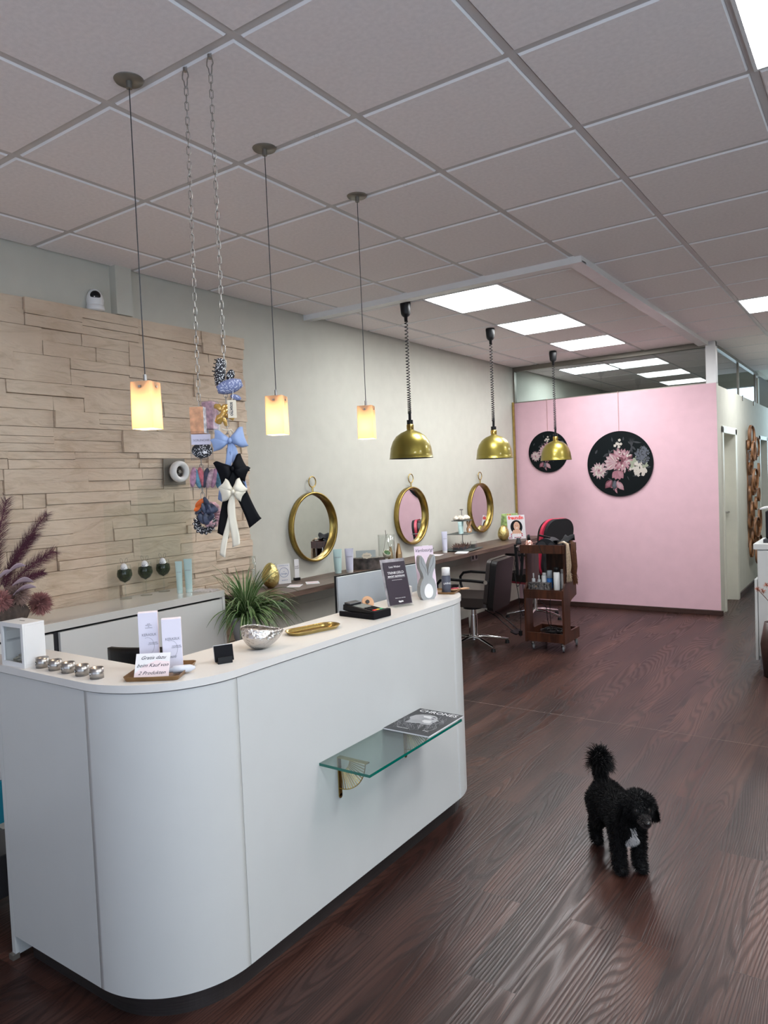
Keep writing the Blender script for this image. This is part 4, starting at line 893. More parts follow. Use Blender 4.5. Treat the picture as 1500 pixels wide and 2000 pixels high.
for i, (x, y, s, lb) in enumerate(((.17, 5.50, 1, 'bronze folded pyramid ornament right of the glass vase'), (.12, 5.44, .85, 'smaller bronze folded pyramid ornament standing behind the glass vase'))):
    m = MB(); n = 6; m.add([(.034*s*cos(2*pi*k/n+.3), .03*s*sin(2*pi*k/n+.3), 0) for k in range(n)] + [(.030*s*cos(2*pi*k/n+.3), .026*s*sin(2*pi*k/n+.3), .08*s) for k in range(n)] + [(.010*s*cos(2*pi*k/n+.3), .006*s*sin(2*pi*k/n+.3), (.165 if k % 2 else .18)*s) for k in range(n)],
        [(k, (k+1) % n, (k+1) % n+n, k+n) for k in range(n)] + [(k+n, (k+1) % n+n, (k+1) % n+2*n, k+2*n) for k in range(n)] + [tuple(range(n-1, -1, -1)), tuple(range(2*n, 3*n))])
    solo('pyramid_ornament', m, M('bronze_fold', (.30, .19, .09), .3, metal=.8), lb, 'ornament', (x, y, D), 30, 'bronze pyramid ornaments')
sc2 = thing('price_card', 'small white card standing on the desk below the middle round mirror', 'card', (.07, 6.13, D), 60); MB().box(-.035, .035, -.001, .001, 0, .095).build('card', 'paper', sc2); text('10', .03, (0, -.0016, .045), UP, 'ink_grey', sc2)
cosm_tube('pale lilac tube standing beside the tiered stand', (.16, 6.36, D), 50, .062, .215, 'lilac_tube', 'tubes below the leftmost mirror')
# tiered stand
ts = thing('tiered_stand', 'three-tier slate stand between the two far round mirrors', 'tiered stand', (.215, 6.64, D), 8)
for z, a, b in ((.008, .15, .20), (.17, .115, .155), (.305, .08, .095)): MB().box(-a, a, -b, b, z, z+.006).build('slate_tier', M('slate', (.10, .115, .11), .5), ts)
MB().cyl(.005, .0, .42, 12).box(-.018, .018, -.006, .006, .415, .425).build('rod', 'steel', ts)
for i, (dx, dy, lb) in enumerate(((.03, -.10, 'mint tube on the middle slate tier, left one'), (.02, -.05, 'mint tube on the middle slate tier, beside the rod'))): cosm_tube(lb, (.215+dx, 6.64+dy, D+.1765), 50, .045, .125, 'teal_tube', 'mint tubes on the tiered stand')
rb2 = thing('small_rabbit', 'small golden rabbit figure on the middle slate tier', 'rabbit figure', (.25, 6.725, D+.1765), 60)
MB().at((0, 0, 0), (rad(90), 0, 0), (.62, .62, .62)).prism(rabbit(), -.014, .014).build('body', 'brush_wood', rb2); MB().at((0, -.0095, .028), (rad(90), 0, 0)).prism([(.011*cos(2*pi*k/20), .017*sin(2*pi*k/20)) for k in range(20)], 0, .002).build('egg_tail', 'paper', rb2)
for i, (dx, dy) in enumerate(((-.03, -.07), (.03, -.06), (-.02, -.015), (.04, 0), (-.03, .04), (.03, .06), (.0, .085))):
    m = MB()
    for k in range(5):
        a = 2*pi*k/5; m.ball(.021, 12, 8, (1, 1, .9), (.012*cos(a), .012*sin(a), .020))
    m.ball(.02, 12, 8, c=(0, 0, .030)); solo('cotton_flower', m, M('cotton', (.76, .68, .58), .95, bump=.6, bscale=60), 'puffy cotton blossom among those on the top slate tier', 'dried flower', (.215+dx, 6.64+dy, D+.3112), i*40, 'cotton blossoms on the top tier')
fl = thing('dried_wreath', 'bundle of brown dried twigs and pods on the lowest slate tier', 'dried twigs', (.235, 6.58, D+.0145), 8); rnd = random.Random(21)
M('twig', (.17, .10, .08), .9, var=.5, vscale=40); m = MB()
for k in range(260):
    y = rnd.uniform(-.12, .10); x = rnd.uniform(-.04, .05); c = Vector((x, y, .002)); d = Vector((rnd.gauss(0, .5), rnd.gauss(0, .5), rnd.uniform(.5, 1))).normalized(); L_ = rnd.uniform(.03, .085); s = d.orthogonal().normalized()*.002
    m.add([c-s, c+s, c+d*L_*.7+s*1.5, c+d*L_*.7-s*1.5, c+d*L_], [(0, 1, 2, 3), (3, 2, 4)])
tag(m.build('twigs', 'twig', fl), kind='stuff'); MB().box(-.05, .055, -.125, .105, .0, .028).build('tray', 'dark_grey', fl)
jar = thing('glass_jar', 'small square clear glass jar in front of the dried twigs', 'jar', (.30, 6.72, D+.0145), 8); MB().rbox(-.03, .03, -.03, .03, 0, .07, .006).build('jar', 'clear_glass', jar); MB().rbox(-.026, .026, -.026, .026, .002, .04, .005).build('filling', 'steel', jar)
solo('silver_leaflet', MB().box(-.06, .06, -.13, .13, 0, .006), 'paper', 'white brochure lying at the foot of the tiered stand', 'brochure', (.33, 6.42, D+.0002), 20)

# magazines standing by the wall
def magazine(lb, loc, rz, cover, title, w, h, hair):
    g = thing('magazine', lb, 'magazine', loc, rz, 'magazines leaning at the desk end'); A_ = -10
    MB().at((0, 0, 0), (rad(A_), 0, 0)).box(-w/2, w/2, -.003, .003, 0, h).build('pages', 'paper', g); cv = MB().at((0, 0, 0), (rad(A_), 0, 0)).box(-w/2, w/2, -.0038, -.0031, .001, h-.001).build('cover', cover, g)
    def on(x, z, poly, mat, name, lift):
        m = MB().at((0, 0, 0), (rad(A_), 0, 0)); m.add([(x+a, -.0040-lift, z+b) for a, b in poly], [tuple(range(len(poly)))]); m.build(name, mat, g)
    ell = lambda a, b, n=24: [(a*cos(2*pi*k/n), b*sin(2*pi*k/n)) for k in range(n)]
    if hair:
        on(0, h*.50, ell(w*.34, h*.29), 'black_matte', 'printed_hair', .0002); on(0, h*.22, [(-w*.3, -h*.02), (w*.3, -h*.02), (w*.2, h*.16), (-w*.2, h*.16)], 'skin_print', 'printed_shoulders', .0004)
        on(.004, h*.53, ell(w*.175, h*.19), 'skin_print', 'printed_face', .0006); on(.004, h*.455, ell(w*.07, h*.014), 'paper', 'printed_smile', .0010)
        for s in (-1, 1): on(.004+s*w*.06, h*.56, ell(w*.022, h*.010), 'ink', 'printed_eye', .0010)
        rq = random.Random(4)
        for k in range(9):
            for q in range(3): on(-w*.45+k*w*.1, h*(.03+.075*q), [(0, 0), (w*.07, 0), (w*.07, h*.045), (0, h*.045)], rq.choice(('paper', 'red_leather', 'pale_pink_paper', 'purple_ink')), 'printed_block', .0008)
    text(title, h*.21, (0, -.0055+h*.89*sin(rad(-A_)), h*.89*cos(rad(A_))), (rad(90+A_), 0, 0), 'red_ink', g, sx=.92, bold=.002)
M('skin_print', (.62, .36, .25), .5); M('purple_ink', (.25, .05, .14), .6)
magazine('magazine titled freundin with a smiling dark-haired woman', (.235, 7.955, D), 40, M('cover_white', (.70, .68, .70), .35), 'freundin', .215, .285, True)
magazine('magazine with green and white cover mostly hidden behind the freundin one', (.10, 8.06, D), 40, M('cover_green', (.30, .42, .14), .35, var=.6, vscale=20), '10', .22, .30, False)
m = MB(); 

# ================================================================ salon chairs
def star_base(o, R_, a0, n=5, zc=.085):
    for k in range(n):
        a = rad(a0) + 2*pi*k/n
        MB().tube([(.03*cos(a), .03*sin(a), zc), (.10*cos(a), .10*sin(a), zc), (R_*cos(a), R_*sin(a), .042)], [.026, .023, .015], 12, flat=(1, .7)).build('leg', 'chrome', o)
        MB().at((R_*.97*cos(a), R_*.97*sin(a), 0)).cyl(.024, 0, .030, 16, .018).build('foot', 'black_plastic', o)
def salon_chair(lb, loc, rz, seat, back, grp=None):
    """front of the chair towards local -X"""
    o = thing('salon_chair', lb, 'salon chair', loc, rz, grp)
    star_base(o, .34, 36)
    m = MB(); m.cyl(.042, .06, .30, 24); m.cyl(.034, .30, .36, 24); m.build('column', 'chrome', o); MB().cyl(.09, .36, .40, 24).box(-.14, .14, -.10, .10, .385, .405).build('swivel_plate', 'black_plastic', o)
    m = MB(); m.at((0, 0, .41)); m.prism(rrect(-.27, .25, -.245, .245, .06, 5), 0, .085, side_smooth=True); m.build('seat', seat, o, bevel=.018)
    # shell: padded back leaning a little
    def shell(z0, z1, w, t0, t1, lean, r_=.05):
        m = MB(); m.at((.235, 0, z0), (0, rad(lean), 0)); P = rrect(-w/2, w/2, 0, z1-z0, r_, 6); n = len(P)
        vs = [(t0, y, z) for y, z in P] + [(t1, y*.97, z) for y, z in P]; m.smooth = False
        m.add(vs, [tuple(range(n)), tuple(range(2*n-1, n-1, -1))]); m.smooth = True; m.add(vs, [(i, i+n, (i+1) % n+n, (i+1) % n) for i in range(n)]); return m
    shell(.42, .855, .50, -.035, .0, 7).build('backrest', seat, o, bevel=.012); shell(.38, .85, .50, .002, .055, 7).build('back_shell', back, o, bevel=.012)
    for s in (-1, 1):
        y = s*.285
        m = MB(); m.tube([(.255, y, .655), (.10, y, .665), (-.12, y, .672), (-.20, y, .66), (-.235, y, .62), (-.235, y, .55), (-.20, y, .44), (-.16, y*.93, .425)], .0135, 10); m.build('armrest', 'black_plastic', o)
        MB().at((.255, y, .655), (rad(90), 0, 0)).cyl(.019, -.02, .02, 18).build('bolt', 'chrome', o)
    return o
salon_chair('black leather salon chair with chrome star base right behind the counter end', (.575, 6.13, 0), 6, 'brown_leather', 'black_leather', 'salon chairs at the styling desk')

# black and red chair by the pink wall, high padded back
c2 = thing('salon_chair', 'black and red padded salon chair by the pink wall, partly behind the trolley', 'salon chair', (.56, 7.66, 0), -20, 'salon chairs at the styling desk')
star_base(c2, .32, 10)
MB().cyl(.03, .07, .42, 20).build('column', 'chrome', c2); MB().at((0, 0, .43)).prism(rrect(-.25, .24, -.25, .25, .07, 5), 0, .09).build('seat', 'black_leather', c2, bevel=.02)
MB().at((0, 0, .405)).prism(rrect(-.24, .23, -.235, .235, .07, 5), 0, .03).build('seat_band', 'red_leather', c2, bevel=.004)
def pad(z0, z1, w, x, t, lean, r_, ends=1):
    m = MB(); m.at((x, 0, z0), (0, rad(lean), 0)); P = rrect(-w/2, w/2, 0, z1-z0, r_, 8); n = len(P)
    vs = [(-t, yy, zz) for yy, zz in P] + [(t, yy, zz) for yy, zz in P]; m.add(vs, [tuple(range(n)), tuple(range(2*n-1, n-1, -1))]); m.smooth = True; m.add(vs, [(i, i+n, (i+1) % n+n, (i+1) % n) for i in range(n)]); return m
pad(.52, 1.12, .46, .235, .022, 9, .15).build('backrest', 'black_leather', c2, bevel=.015)
pad(.50, 1.135, .50, .270, .016, 9, .16).build('red_side_band', 'red_leather', c2, bevel=.008)
pad(.50, 1.13, .44, .305, .018, 9, .15).build('back_shell', M('black_fabric', (.012, .012, .014), .9), c2, bevel=.015)
for s in (-1, 1):
    MB().tube([(.22, s*.28, .74), (-.15, s*.28, .73), (-.20, s*.28, .70), (-.18, s*.27, .48)], .014, 8).build('armrest', 'black_plastic', c2)
# footrest of chair one is a low black stool pedal
ft = thing('foot_rest', 'low black wire footrest hanging beside the salon chair base', 'footrest', (.86, 6.22, 0), 0)
m = MB()
for s in (-1, 1): m.tube([(-.17, s*.05-.01, .345), (-.06, s*.05, .29), (.11, s*.05, .16)], .005, 8)
m.build('rod', 'black_plastic', ft); MB().at((.12, 0, .15), (0, rad(20), 0)).rbox(-.035, .035, -.08, .08, -.006, .006, .02).build('pedal', 'black_plastic', ft)
ft.parent = None

# ================================================================ trolley
TX0, TX1, TY = 1.085, 1.465, 6.18
tr = thing('salon_trolley', 'dark wooden salon trolley on castors in front of the pink wall', 'trolley', (TX0, TY, 0))
prof = [(0, .075), (.38, .075), (.38, .175), (.17, .175), (.155, .19), (.155, .40), (.165, .43), (.20, .455), (.33, .485), (.33, .97), (.08, .97), (.055, .90), (.055, .62), (.035, .585), (0, .56)]
W_ = TX1-TX0
for x in (0, W_-.018):
    m = MB(); m.add([(x, y, z) for y, z in prof] + [(x+.018, y, z) for y, z in prof], [tuple(range(len(prof)-1, -1, -1)), tuple(range(len(prof), 2*len(prof)))] + [(i, (i+1) % len(prof), (i+1) % len(prof)+len(prof), i+len(prof)) for i in range(len(prof))])
    m.build('side_panel', 'trolley_wood', tr)
MB().box(.018, W_-.018, 0, .36, .085, .10).build('bottom_tray', 'trolley_wood', tr); MB().box(.018, W_-.018, 0, .015, .10, .165).build('front_lip', 'trolley_wood', tr)
MB().box(.018, W_-.018, .362, .378, .085, .172).build('rear_lip', 'trolley_wood', tr)
MB().box(.018, W_-.018, .002, .32, .545, .56).build('middle_shelf', 'trolley_wood', tr); MB().box(.018, W_-.018, .0, .012, .48, .545).build('shelf_apron', 'trolley_wood', tr)
MB().box(.10, W_-.018, .315, .328, .56, .90).build('back_panel', 'trolley_wood', tr)
MB().box(-.02, W_+.005, -.002, .33, .895, .908).build('top_tray', 'trolley_wood', tr)
m = MB(); m.box(-.02, W_+.005, -.012, .0, .895, .972); m.build('tray_front', 'trolley_wood', tr); MB().box(-.02, -.008, 0, .33, .908, .972).build('tray_side', 'trolley_wood', tr); MB().box(W_+.0005, W_+.012, -.012, .33, .895, .972).build('tray_side', 'trolley_wood', tr)
for x, y in ((.06, .03), (W_-.03, .02), (W_-.02, .33), (.06, .33)):
    c = MB(); c.at((x, y, .062)).cyl(.016, 0, .014, 14); c.at((x, y+.016, .034), (rad(35), 0, 0)).box(-.013, -.010, -.006, .02, -.012, .036).box(.010, .013, -.006, .02, -.012, .036)
    f_ = c.build('castor_fork', 'steel', tr); MB().at((x, y+.02, .032), (0, rad(90), rad(20))).cyl(.032, -.009, .009, 24).build('wheel', M('wheel_grey', (.16, .16, .17), .5), f_); MB().at((x, y+.02, .032), (0, rad(90), rad(20))).cyl(.012, -.0105, .0105, 16).build('hub', 'steel', f_)

X = lambda dx, dy, z: (TX0+dx, TY+dy, z)
# on the top tray
case = thing('black_pouch', 'black rounded tool case lying on the trolley top', 'case', X(.185, .17, .909), 5)
m = MB(); P = [(.108*cos(rad(a)), .115*sin(rad(a))) for a in range(0, 181, 12)]
m.at((0, 0, 0), (rad(90), 0, 0)).prism(P, -.10, .10, side_smooth=True); m.build('body', M('case_black', (.012, .013, .016), .6, spec=.3), case, bevel=.006)
MB().at((-.03, -.1045, .02), (rad(90), 0, 0)).prism([(.05*cos(rad(a)), .07*sin(rad(a))) for a in range(0, 181, 15)], 0, .004).build('flap', 'dark_grey', case); MB().at((.055, -.1045, .02), (rad(90), 0, 0)).prism([(.035*cos(rad(a)), .06*sin(rad(a))) for a in range(0, 181, 15)], 0, .004).build('flap', 'dark_grey', case)
MB().at((-.02, -.03, .125), (0, rad(14), 0)).rbox(-.06, .05, -.012, .012, -.006, .010, .006).build('handle', 'black_plastic', case)
hd = thing('hair_dryer', 'rose gold hair dryer head pointing up at the trolley left corner', 'hair dryer', X(.035, .07, .909), 20)
MB().lathe([(0, 0), (.036, 0), (.042, .02), (.040, .05), (.030, .085), (.018, .10), (0, .10)], 24, rib=.05, ribn=10).build('housing', M('rose_gold', (.75, .42, .36), .25, metal=.8), hd); MB().lathe([(0, .10), (.017, .10), (.010, .15), (.003, .152), (0, .152)], 16).build('nozzle', 'black_plastic', hd)
mb = thing('clip_heap', 'small metal hair clips scattered along the trolley top front edge', 'hair clips', X(.16, .03, .9085)); rnd = random.Random(2); m = MB()
for k in range(22): m.at((rnd.uniform(-.10, .10), rnd.uniform(-.012, .012), .003+.001*(k % 5)), (0, 0, rnd.uniform(0, 3))).box(-.018, .018, -.002, .002, 0, .0025)
tag(m.build('clips', 'chrome', mb), kind='stuff')
# hair extension swatches hanging over the right side
def swatch(lb, x, y, ln, w, mat, seed, topz=.975):
    s_ = thing('hair_swatch', lb, 'hair extension', (x, y, topz), 0, 'hair extensions hanging on the trolley'); rnd = random.Random(seed); m = MB()
    for k in range(150):
        a = rnd.uniform(-1, 1); b = rnd.uniform(-1, 1); m.tube([(-.07, b*w*.5, .012+a*.005), (-.02, b*w*.6, .022+a*.006), (.014+a*.006, b*w*.7, .006), (.020+a*.010, b*w, -ln*.3), (.024+a*.013, b*w*1.15+.010*sin(seed*2+1), -ln*.62), (.022+a*.009, b*w*.9-.008, -ln*.8), (.020+a*.009+rnd.uniform(-.015, .02), b*w*.6+rnd.uniform(-.02, .03), -ln*rnd.uniform(.86, 1.1))], .0016, 4)
    m.build('strands', mat, s_)
    MB().at((-.055, 0, .016), (0, 0, 0)).box(-.022, .022, -w*.55, w*.55, -.004, .008).build('clip', 'black_plastic', s_); return s_
M('hair_blonde', (.50, .38, .27), .45, var=.3, vscale=80); M('hair_brown', (.13, .050, .020), .45, var=.4, vscale=80)
swatch('blonde hair extension hanging over the trolley side', TX1+.016, TY+.055, .31, .026, 'hair_blonde', 1); swatch('brown hair extension hanging behind the blonde one', TX1+.016, TY+.19, .35, .048, 'hair_brown', 2)
cm = thing('black_cloth', 'crumpled pointed black cloth on the trolley top right corner', 'cloth', X(W_-.05, .17, .975), 10)
m = MB(); m.smooth = True; m.grid(lambda u, v: (-.10+.20*u, (-.075+.15*v)*(1-.75*u**2), .012+.060*u**1.5*(1-abs(2*v-1)*.5)+.016*sin(7*u+4*v)+.035*max(0, 1-abs(u-.55)*6)*v), 18, 12); m.build('fabric', M('black_velvet', (.008, .008, .010), .9), cm, solid=.006)
# cables and irons hanging left
ho = thing('styling_iron', 'black hair straightener hanging upright at the left side of the trolley', 'hair straightener', (TX0-.062, TY+.06, .60), 10)
for s, a in ((-1, -3), (1, 4)): MB().at((s*.012, 0, .0), (0, rad(a), 0)).rbox(-.013, .013, -.014, .014, .08, .37, .006).build('arm', 'black_plastic', ho)
MB().at((0, 0, .37)).lathe([(0, 0), (.026, 0), (.028, .02), (.018, .045), (.02, .06), (0, .06)], 16).build('tip', 'dark_grey', ho); MB().at((0, 0, .345)).cyl(.0285, 0, .008, 16).build('ring', 'chrome', ho)
MB().box(.0, .05, -.012, .012, .30, .31).build('holder_hook', 'black_plastic', ho)
def cable(lb, pts, r=.003, plug=False):
    # smooth through points
    P = [Vector(p) for p in pts]; out = []
    for i in range(len(P)-1):
        p0, p1, p2, p3 = P[max(i-1, 0)], P[i], P[i+1], P[min(i+2, len(P)-1)]
        for k in range(8):
            t = k/8; out.append(.5*((2*p1)+(p2-p0)*t+(2*p0-5*p1+4*p2-p3)*t*t+(3*p1-p0-3*p2+p3)*t**3))
    out.append(P[-1]); o = thing('power_cable', lb, 'cable', tuple(P[0]), 0, 'black cables on the trolley'); q = [p-P[0] for p in out]
    MB().tube(q, r, 6).build('cord', 'black_plastic', o)
    if plug: MB().at(tuple(q[-1])).rbox(-.014, .014, -.014, .014, -.045, 0, .006).cyl(.002, -.062, -.045, 8).build('plug', 'black_plastic', o)
x0 = TX0-.05
cable('black cable hanging down left of the trolley with its plug near the floor', [(x0, TY, .95), (x0-.03, TY, .7), (x0+.0, TY-.01, .5), (x0+.01, TY, .3), (x0+.005, TY, .17)], plug=True)
cable('black cable looping left of the trolley at mid height', [(x0, TY+.02, .94), (x0-.05, TY+.02, .75), (x0-.02, TY+.02, .58), (x0+.03, TY+.02, .7), (x0+.0, TY+.02, .92)])
cable('black cable loop dangling low beside the trolley', [(x0+.03, TY+.03, .60), (x0+.035, TY+.03, .42), (x0+.005, TY+.03, .38), (x0+.015, TY+.03, .31), (x0+.045, TY+.03, .33), (x0+.035, TY+.03, .40), (x0+.02, TY+.03, .41)])
cable('black cable hanging in front of the trolley top tray', [(TX0+.17, TY-.02, .975), (TX0+.19, TY-.022, .92), (TX0+.225, TY-.02, .86), (TX0+.20, TY-.018, .80), (TX0+.19, TY-.015, .70)])
cable('black cable running through the open lower part of the trolley', [(TX0+.13, TY+.03, .54), (TX0+.15, TY+.02, .46), (TX0+.20, TY+.03, .40), (TX0+.21, TY+.05, .25), (TX0+.26, TY+.10, .18), (TX0+.30, TY+.14, .14)])
cable('second black cable dropping to the black heap in the trolley', [(TX0+.20, TY+.16, .54), (TX0+.20, TY+.12, .38), (TX0+.205, TY+.12, .25), (TX0+.20, TY+.14, .16)])
cp = thing('cable_heap', 'black heap of coiled cables lying in the bottom trolley tray', 'cables', X(.20, .17, .101)); m = MB(); rnd = random.Random(8)
for k in range(14):
    r_ = rnd.uniform(.04, .085); c = (rnd.uniform(-.04, .04), rnd.uniform(-.02, .04)); m.tube([(c[0]+r_*cos(2*pi*i/20)*1.2, c[1]+r_*sin(2*pi*i/20), .006+k*.0045+.008*(1-r_/.09)*3+.004*sin(i+k)) for i in range(20)], .0045, 6, closed=True)
m.build('coils', 'black_plastic', cp)
# on the middle shelf
SZ = .5605
ob = thing('patterned_box', 'black and silver patterned metal box with compartments on the trolley shelf', 'box', X(.115, .05, SZ))
for k in range(4):
    xx = -.075 + k*.052; MB().box(xx, xx+.046, -.03, .03, 0, .062).build('compartment', M('pattern_metal', (.18, .17, .17), .35, metal=.5, var=1.0, vscale=55), ob)
MB().at((.0, -.031, .03), (rad(90), 0, 0)).cyl(.010, 0, .002, 14).build('ornament', 'chrome', ob)
B = lambda lb, dx, dy, r, h, m1, m2, **k: bottle('product_bottle', lb, X(dx, dy, SZ), r, h, m1, m2, group='product bottles on the trolley shelf', **k)
M('blue_liquid', (.03, .16, .50), .2); M('clear_plastic', (.55, .57, .58), .2)
B('white pump spray bottle at the left end of the trolley shelf', .045, .13, .017, .135, 'clear_plastic', 'white_plastic', capr=.4, caph=.35)
B('small clear spray bottle behind the patterned box', .095, .14, .015, .115, 'clear_plastic', 'white_plastic', capr=.5, caph=.3)
B('white squeeze bottle left of the blue-filled one', .145, .14, .024, .14, 'white_plastic', 'white_plastic', capr=.9, caph=.15)
B('bottle half filled with bright blue liquid', .20, .14, .026, .165, 'blue_liquid', M('bluish_cap', (.55, .62, .68), .3), capr=.95, caph=.42)
B('clear bottle between the blue one and the spray can', .25, .16, .02, .15, 'clear_plastic', 'grey_metal', capr=.6, caph=.2)
B('tall white spray can with black cap at the trolley shelf right', .298, .06, .0285, .205, 'white_plastic', 'black_plastic', capr=.9, caph=.2)
B('white spray can behind the tall black-capped one', .33, .13, .022, .18, 'white_plastic', 'white_plastic', capr=.85, caph=.2)
B('rearmost white bottle at the right side of the trolley shelf', .33, .19, .020, .165, 'white_plastic', 'white_plastic', capr=.8, caph=.2)

# ================================================================ pictures on the pink wall
def art(lb, x, z, R_, s, seed):
    o = thing('round_picture', lb, 'picture', (x, 8.4865, z), 0, 'round flower pictures'); MB().at((0, 0, 0), (rad(90), 0, 0)).cyl(R_, .0, .018, 96).build('disc', M('art_black', (.004, .006, .007), .6, spec=.12), o)
    MB().tube([(0, -.008, R_-.005), (0, -.008, 2.515-z), (0, -.002, 2.54-z), (0, .015, 2.538-z)], .0022, 5).build('hanging_cord', M('rose_cord', (.45, .26, .22), .6), o)
    rnd = random.Random(seed); m = MB(); lay = [0]
    def leaf(cx, cz, a, l, w, c):
        if (cx+l*cos(a))**2 + (cz+l*sin(a))**2 > .93: return
        if w > .05:
            leaf_(cx, cz, a, l, w, c)
            for q in (-.28, -.14, 0, .14, .28): leaf_(cx, cz, a+q, l*(.92-abs(q)*.5), w*.17, {1: (0, 3, 1)[int(q*50) % 3], 2: 3, 3: 1, 4: 2, 5: 7}.get(c, c))
            return
        leaf_(cx, cz, a, l, w, c)
    def leaf_(cx, cz, a, l, w, c):
        lay[0] += 1; y = -.0184 - lay[0]*.0000045; m.cur = c; P = []
        for k in range(11): u = k/10; P.append((u*l, w*math.sin(pi*min(1, u**.8))))
        P += [(u, -v) for u, v in P[-2:0:-1]]
        m.add([((cx+u*cos(a)-v*sin(a))*R_, y, (cz+u*sin(a)+v*cos(a))*R_) for u, v in P], [tuple(range(len(P)))])
    def flower(cx, cz, r, n, rings, cols, cup=0):
        for k in range(rings):
            rr_ = r*(1-k/rings)
            for i in range(n):
                a = 2*pi*i/n + k*.37 + rnd.uniform(-.12, .12); q = rr_*.40; leaf(cx+q*.5*cos(a), cz+q*.5*sin(a), a, rr_*.72*rnd.uniform(.85, 1.1), rr_*.72*.17*(1+.25*k), rnd.choice(cols[min(k*len(cols)//rings, len(cols)-1)]))
    for k in range(40):   # dim foliage
        a = rnd.uniform(0, 2*pi); r_ = rnd.uniform(.2, .9); leaf(r_*cos(a), r_*sin(a)*.8+.1, rnd.uniform(0, 6.3), rnd.uniform(.08, .28), rnd.uniform(.01, .04), 5)
    flower(-.64*s, -.18, .30, 17, 7, ((1,), (1, 0), (0, 1), (2,)))
    flower(.06*s-.04, .10, .44, 18, 3, ((3, 4), (3,), (4,)))
    for k in range(70):
        a = rnd.uniform(0, 2*pi); r_ = .30*math.sqrt(rnd.random()); leaf(.12*s+r_*cos(a), .06+r_*sin(a), a+rnd.uniform(-.5, .5), rnd.uniform(.06, .13), .022, rnd.choice((0, 0, 1, 3, 4)))
    for a in (2.5, 2.9, 3.3, 3.7, 2.1): leaf(-.12, .02, a, .36, .10, 1)
    for a in (4.0, 4.4, 4.9, 5.3): leaf(-.05, -.22, a, .28, .10, 2)
    flower(-.18, -.70, .26, 6, 2, ((4, 3), (2,))); leaf(-.15, -.5, 4.6, .3, .10, 5); leaf(-.1, -.55, 5.4, .34, .09, 3); leaf(-.25, -.5, 4.0, .32, .10, 4)
    for k in range(85):   # hydrangea florets
        a = rnd.uniform(0, 2*pi); r_ = .26*math.sqrt(rnd.random()); cx, cz = .58+r_*cos(a), -.10+r_*sin(a)*1.15
        for q in range(4): leaf(cx, cz, q*pi/2+a, .052, .024, 0 if r_ < .13 or cz < -.15 else 6)
    for k in range(60):
        a = rnd.uniform(0, 2*pi); r_ = .25*math.sqrt(rnd.random()); cx, cz = .70+r_*cos(a)*.8, .22+r_*sin(a)
        for q in range(4): leaf(cx, cz, q*pi/2+a, .06, .026, rnd.choice((5, 7, 7)))
    for dx, dz in ((.02, .72), (-.06, .62), (.0, .52), (-.12, .56), (-.02, .60), (.06, .60)):
        for q in range(5): leaf(dx, dz, q*1.257, .05, .024, 0)
    for k in range(5): leaf(.3+k*.03, .3, 1.2+k*.15, .5, .012, 5)
    cols = [('petal_cream', (0.446, 0.403, 0.360)), ('petal_blush', (0.360, 0.238, 0.259)), ('petal_rose', (0.259, 0.108, 0.137)), ('petal_pink', (0.302, 0.144, 0.173)), ('petal_wine', (0.108, 0.029, 0.043)), ('leaf_dim', (0.022, 0.024, 0.029)), ('petal_sage', (0.245, 0.266, 0.194)), ('petal_slate', (0.079, 0.086, 0.108))]
    m.build('painted_flowers', [M(a, b, .5) for a, b in cols], o); return o
art('large round black picture of pink dahlias on the pink wall', 1.312, 1.70, .378, 1, 3); art('smaller round black flower picture behind the farthest dome lamp', .447, 1.888, .252, 1, 3)

# ring sculpture on the side wall
rs = thing('ring_sculpture', 'tall wall sculpture of overlapping copper wood rings in the corridor', 'wall sculpture', (2.361, 10.62, 0)); rnd = random.Random(17)
for i in range(30):
    zc = 2.0 - 1.60*(i//2)/14.5 + rnd.uniform(-.03, .03); yc = (-.16 if i % 2 else .12) + rnd.uniform(-.08, .08) + .12*(1-(zc-.4)/1.6); R1 = rnd.uniform(.085, .15)
    if i % 7 == 3: R1 = .07
    xx = .03 + (i % 3)*.030; m = MB().at((xx, yc, zc), (rad(90), 0, rad(90)+rnd.uniform(-.12, .12))); m.lathe([(R1, -.014), (R1, .014), (R1-.010, .014), (R1-.010, -.014), (R1, -.014)], 28); m.build('wooden_ring', 'ring_wood', rs)
MB().box(0, .012, -.16, .2, .55, 1.95).box(0, .02, -.01, .01, 1.9, 2.05).build('mounting_bar', 'ring_wood', rs)

# ================================================================ white cabinet at right
cb = thing('white_cabinet', 'white cabinet on metal legs cut off at the right edge', 'cabinet', (2.99, 6.29, 0))
MB().box(-.005, .9, -.02, .55, .955, .998).build('top', 'white_lacquer', cb, bevel=.002)
MB().box(.02, .88, .0, .53, .11, .954).build('carcass', 'white_lacquer', cb); MB().box(-.002, .018, -.012, .53, .08, .72).build('side_panel', 'white_lacquer', cb, bevel=.002)
for k in range(2): MB().box(.024+.43*k, .45+.43*k, -.018, -.001, .115, .945).build('door', 'white_lacquer', cb, bevel=.002)
for x, y in ((.04, .03), (.84, .03), (.04, .48), (.84, .48)): MB().box(x-.014, x+.014, y-.014, y+.014, 0, .11).build('leg', 'steel', cb)
pr_ = thing('black_printer', 'black printer with white paper tray on the white cabinet', 'printer', (3.075, 6.42, .9985))
MB().box(-.02, .34, 0, .3, .03, .25).build('body', 'black_plastic', pr_, bevel=.01); MB().at((.0, .02, .27), (0, rad(-12), 0)).box(-.06, .30, 0, .26, 0, .012).build('paper_lid', 'white_plastic', pr_); MB().box(-.03, .3, -.06, .28, 0, .028).build('base', 'dark_grey', pr_)
MB().at((-.021, 0, 0)).box(-.002, 0, .05, .25, .06, .19).build('notice', 'paper', pr_)
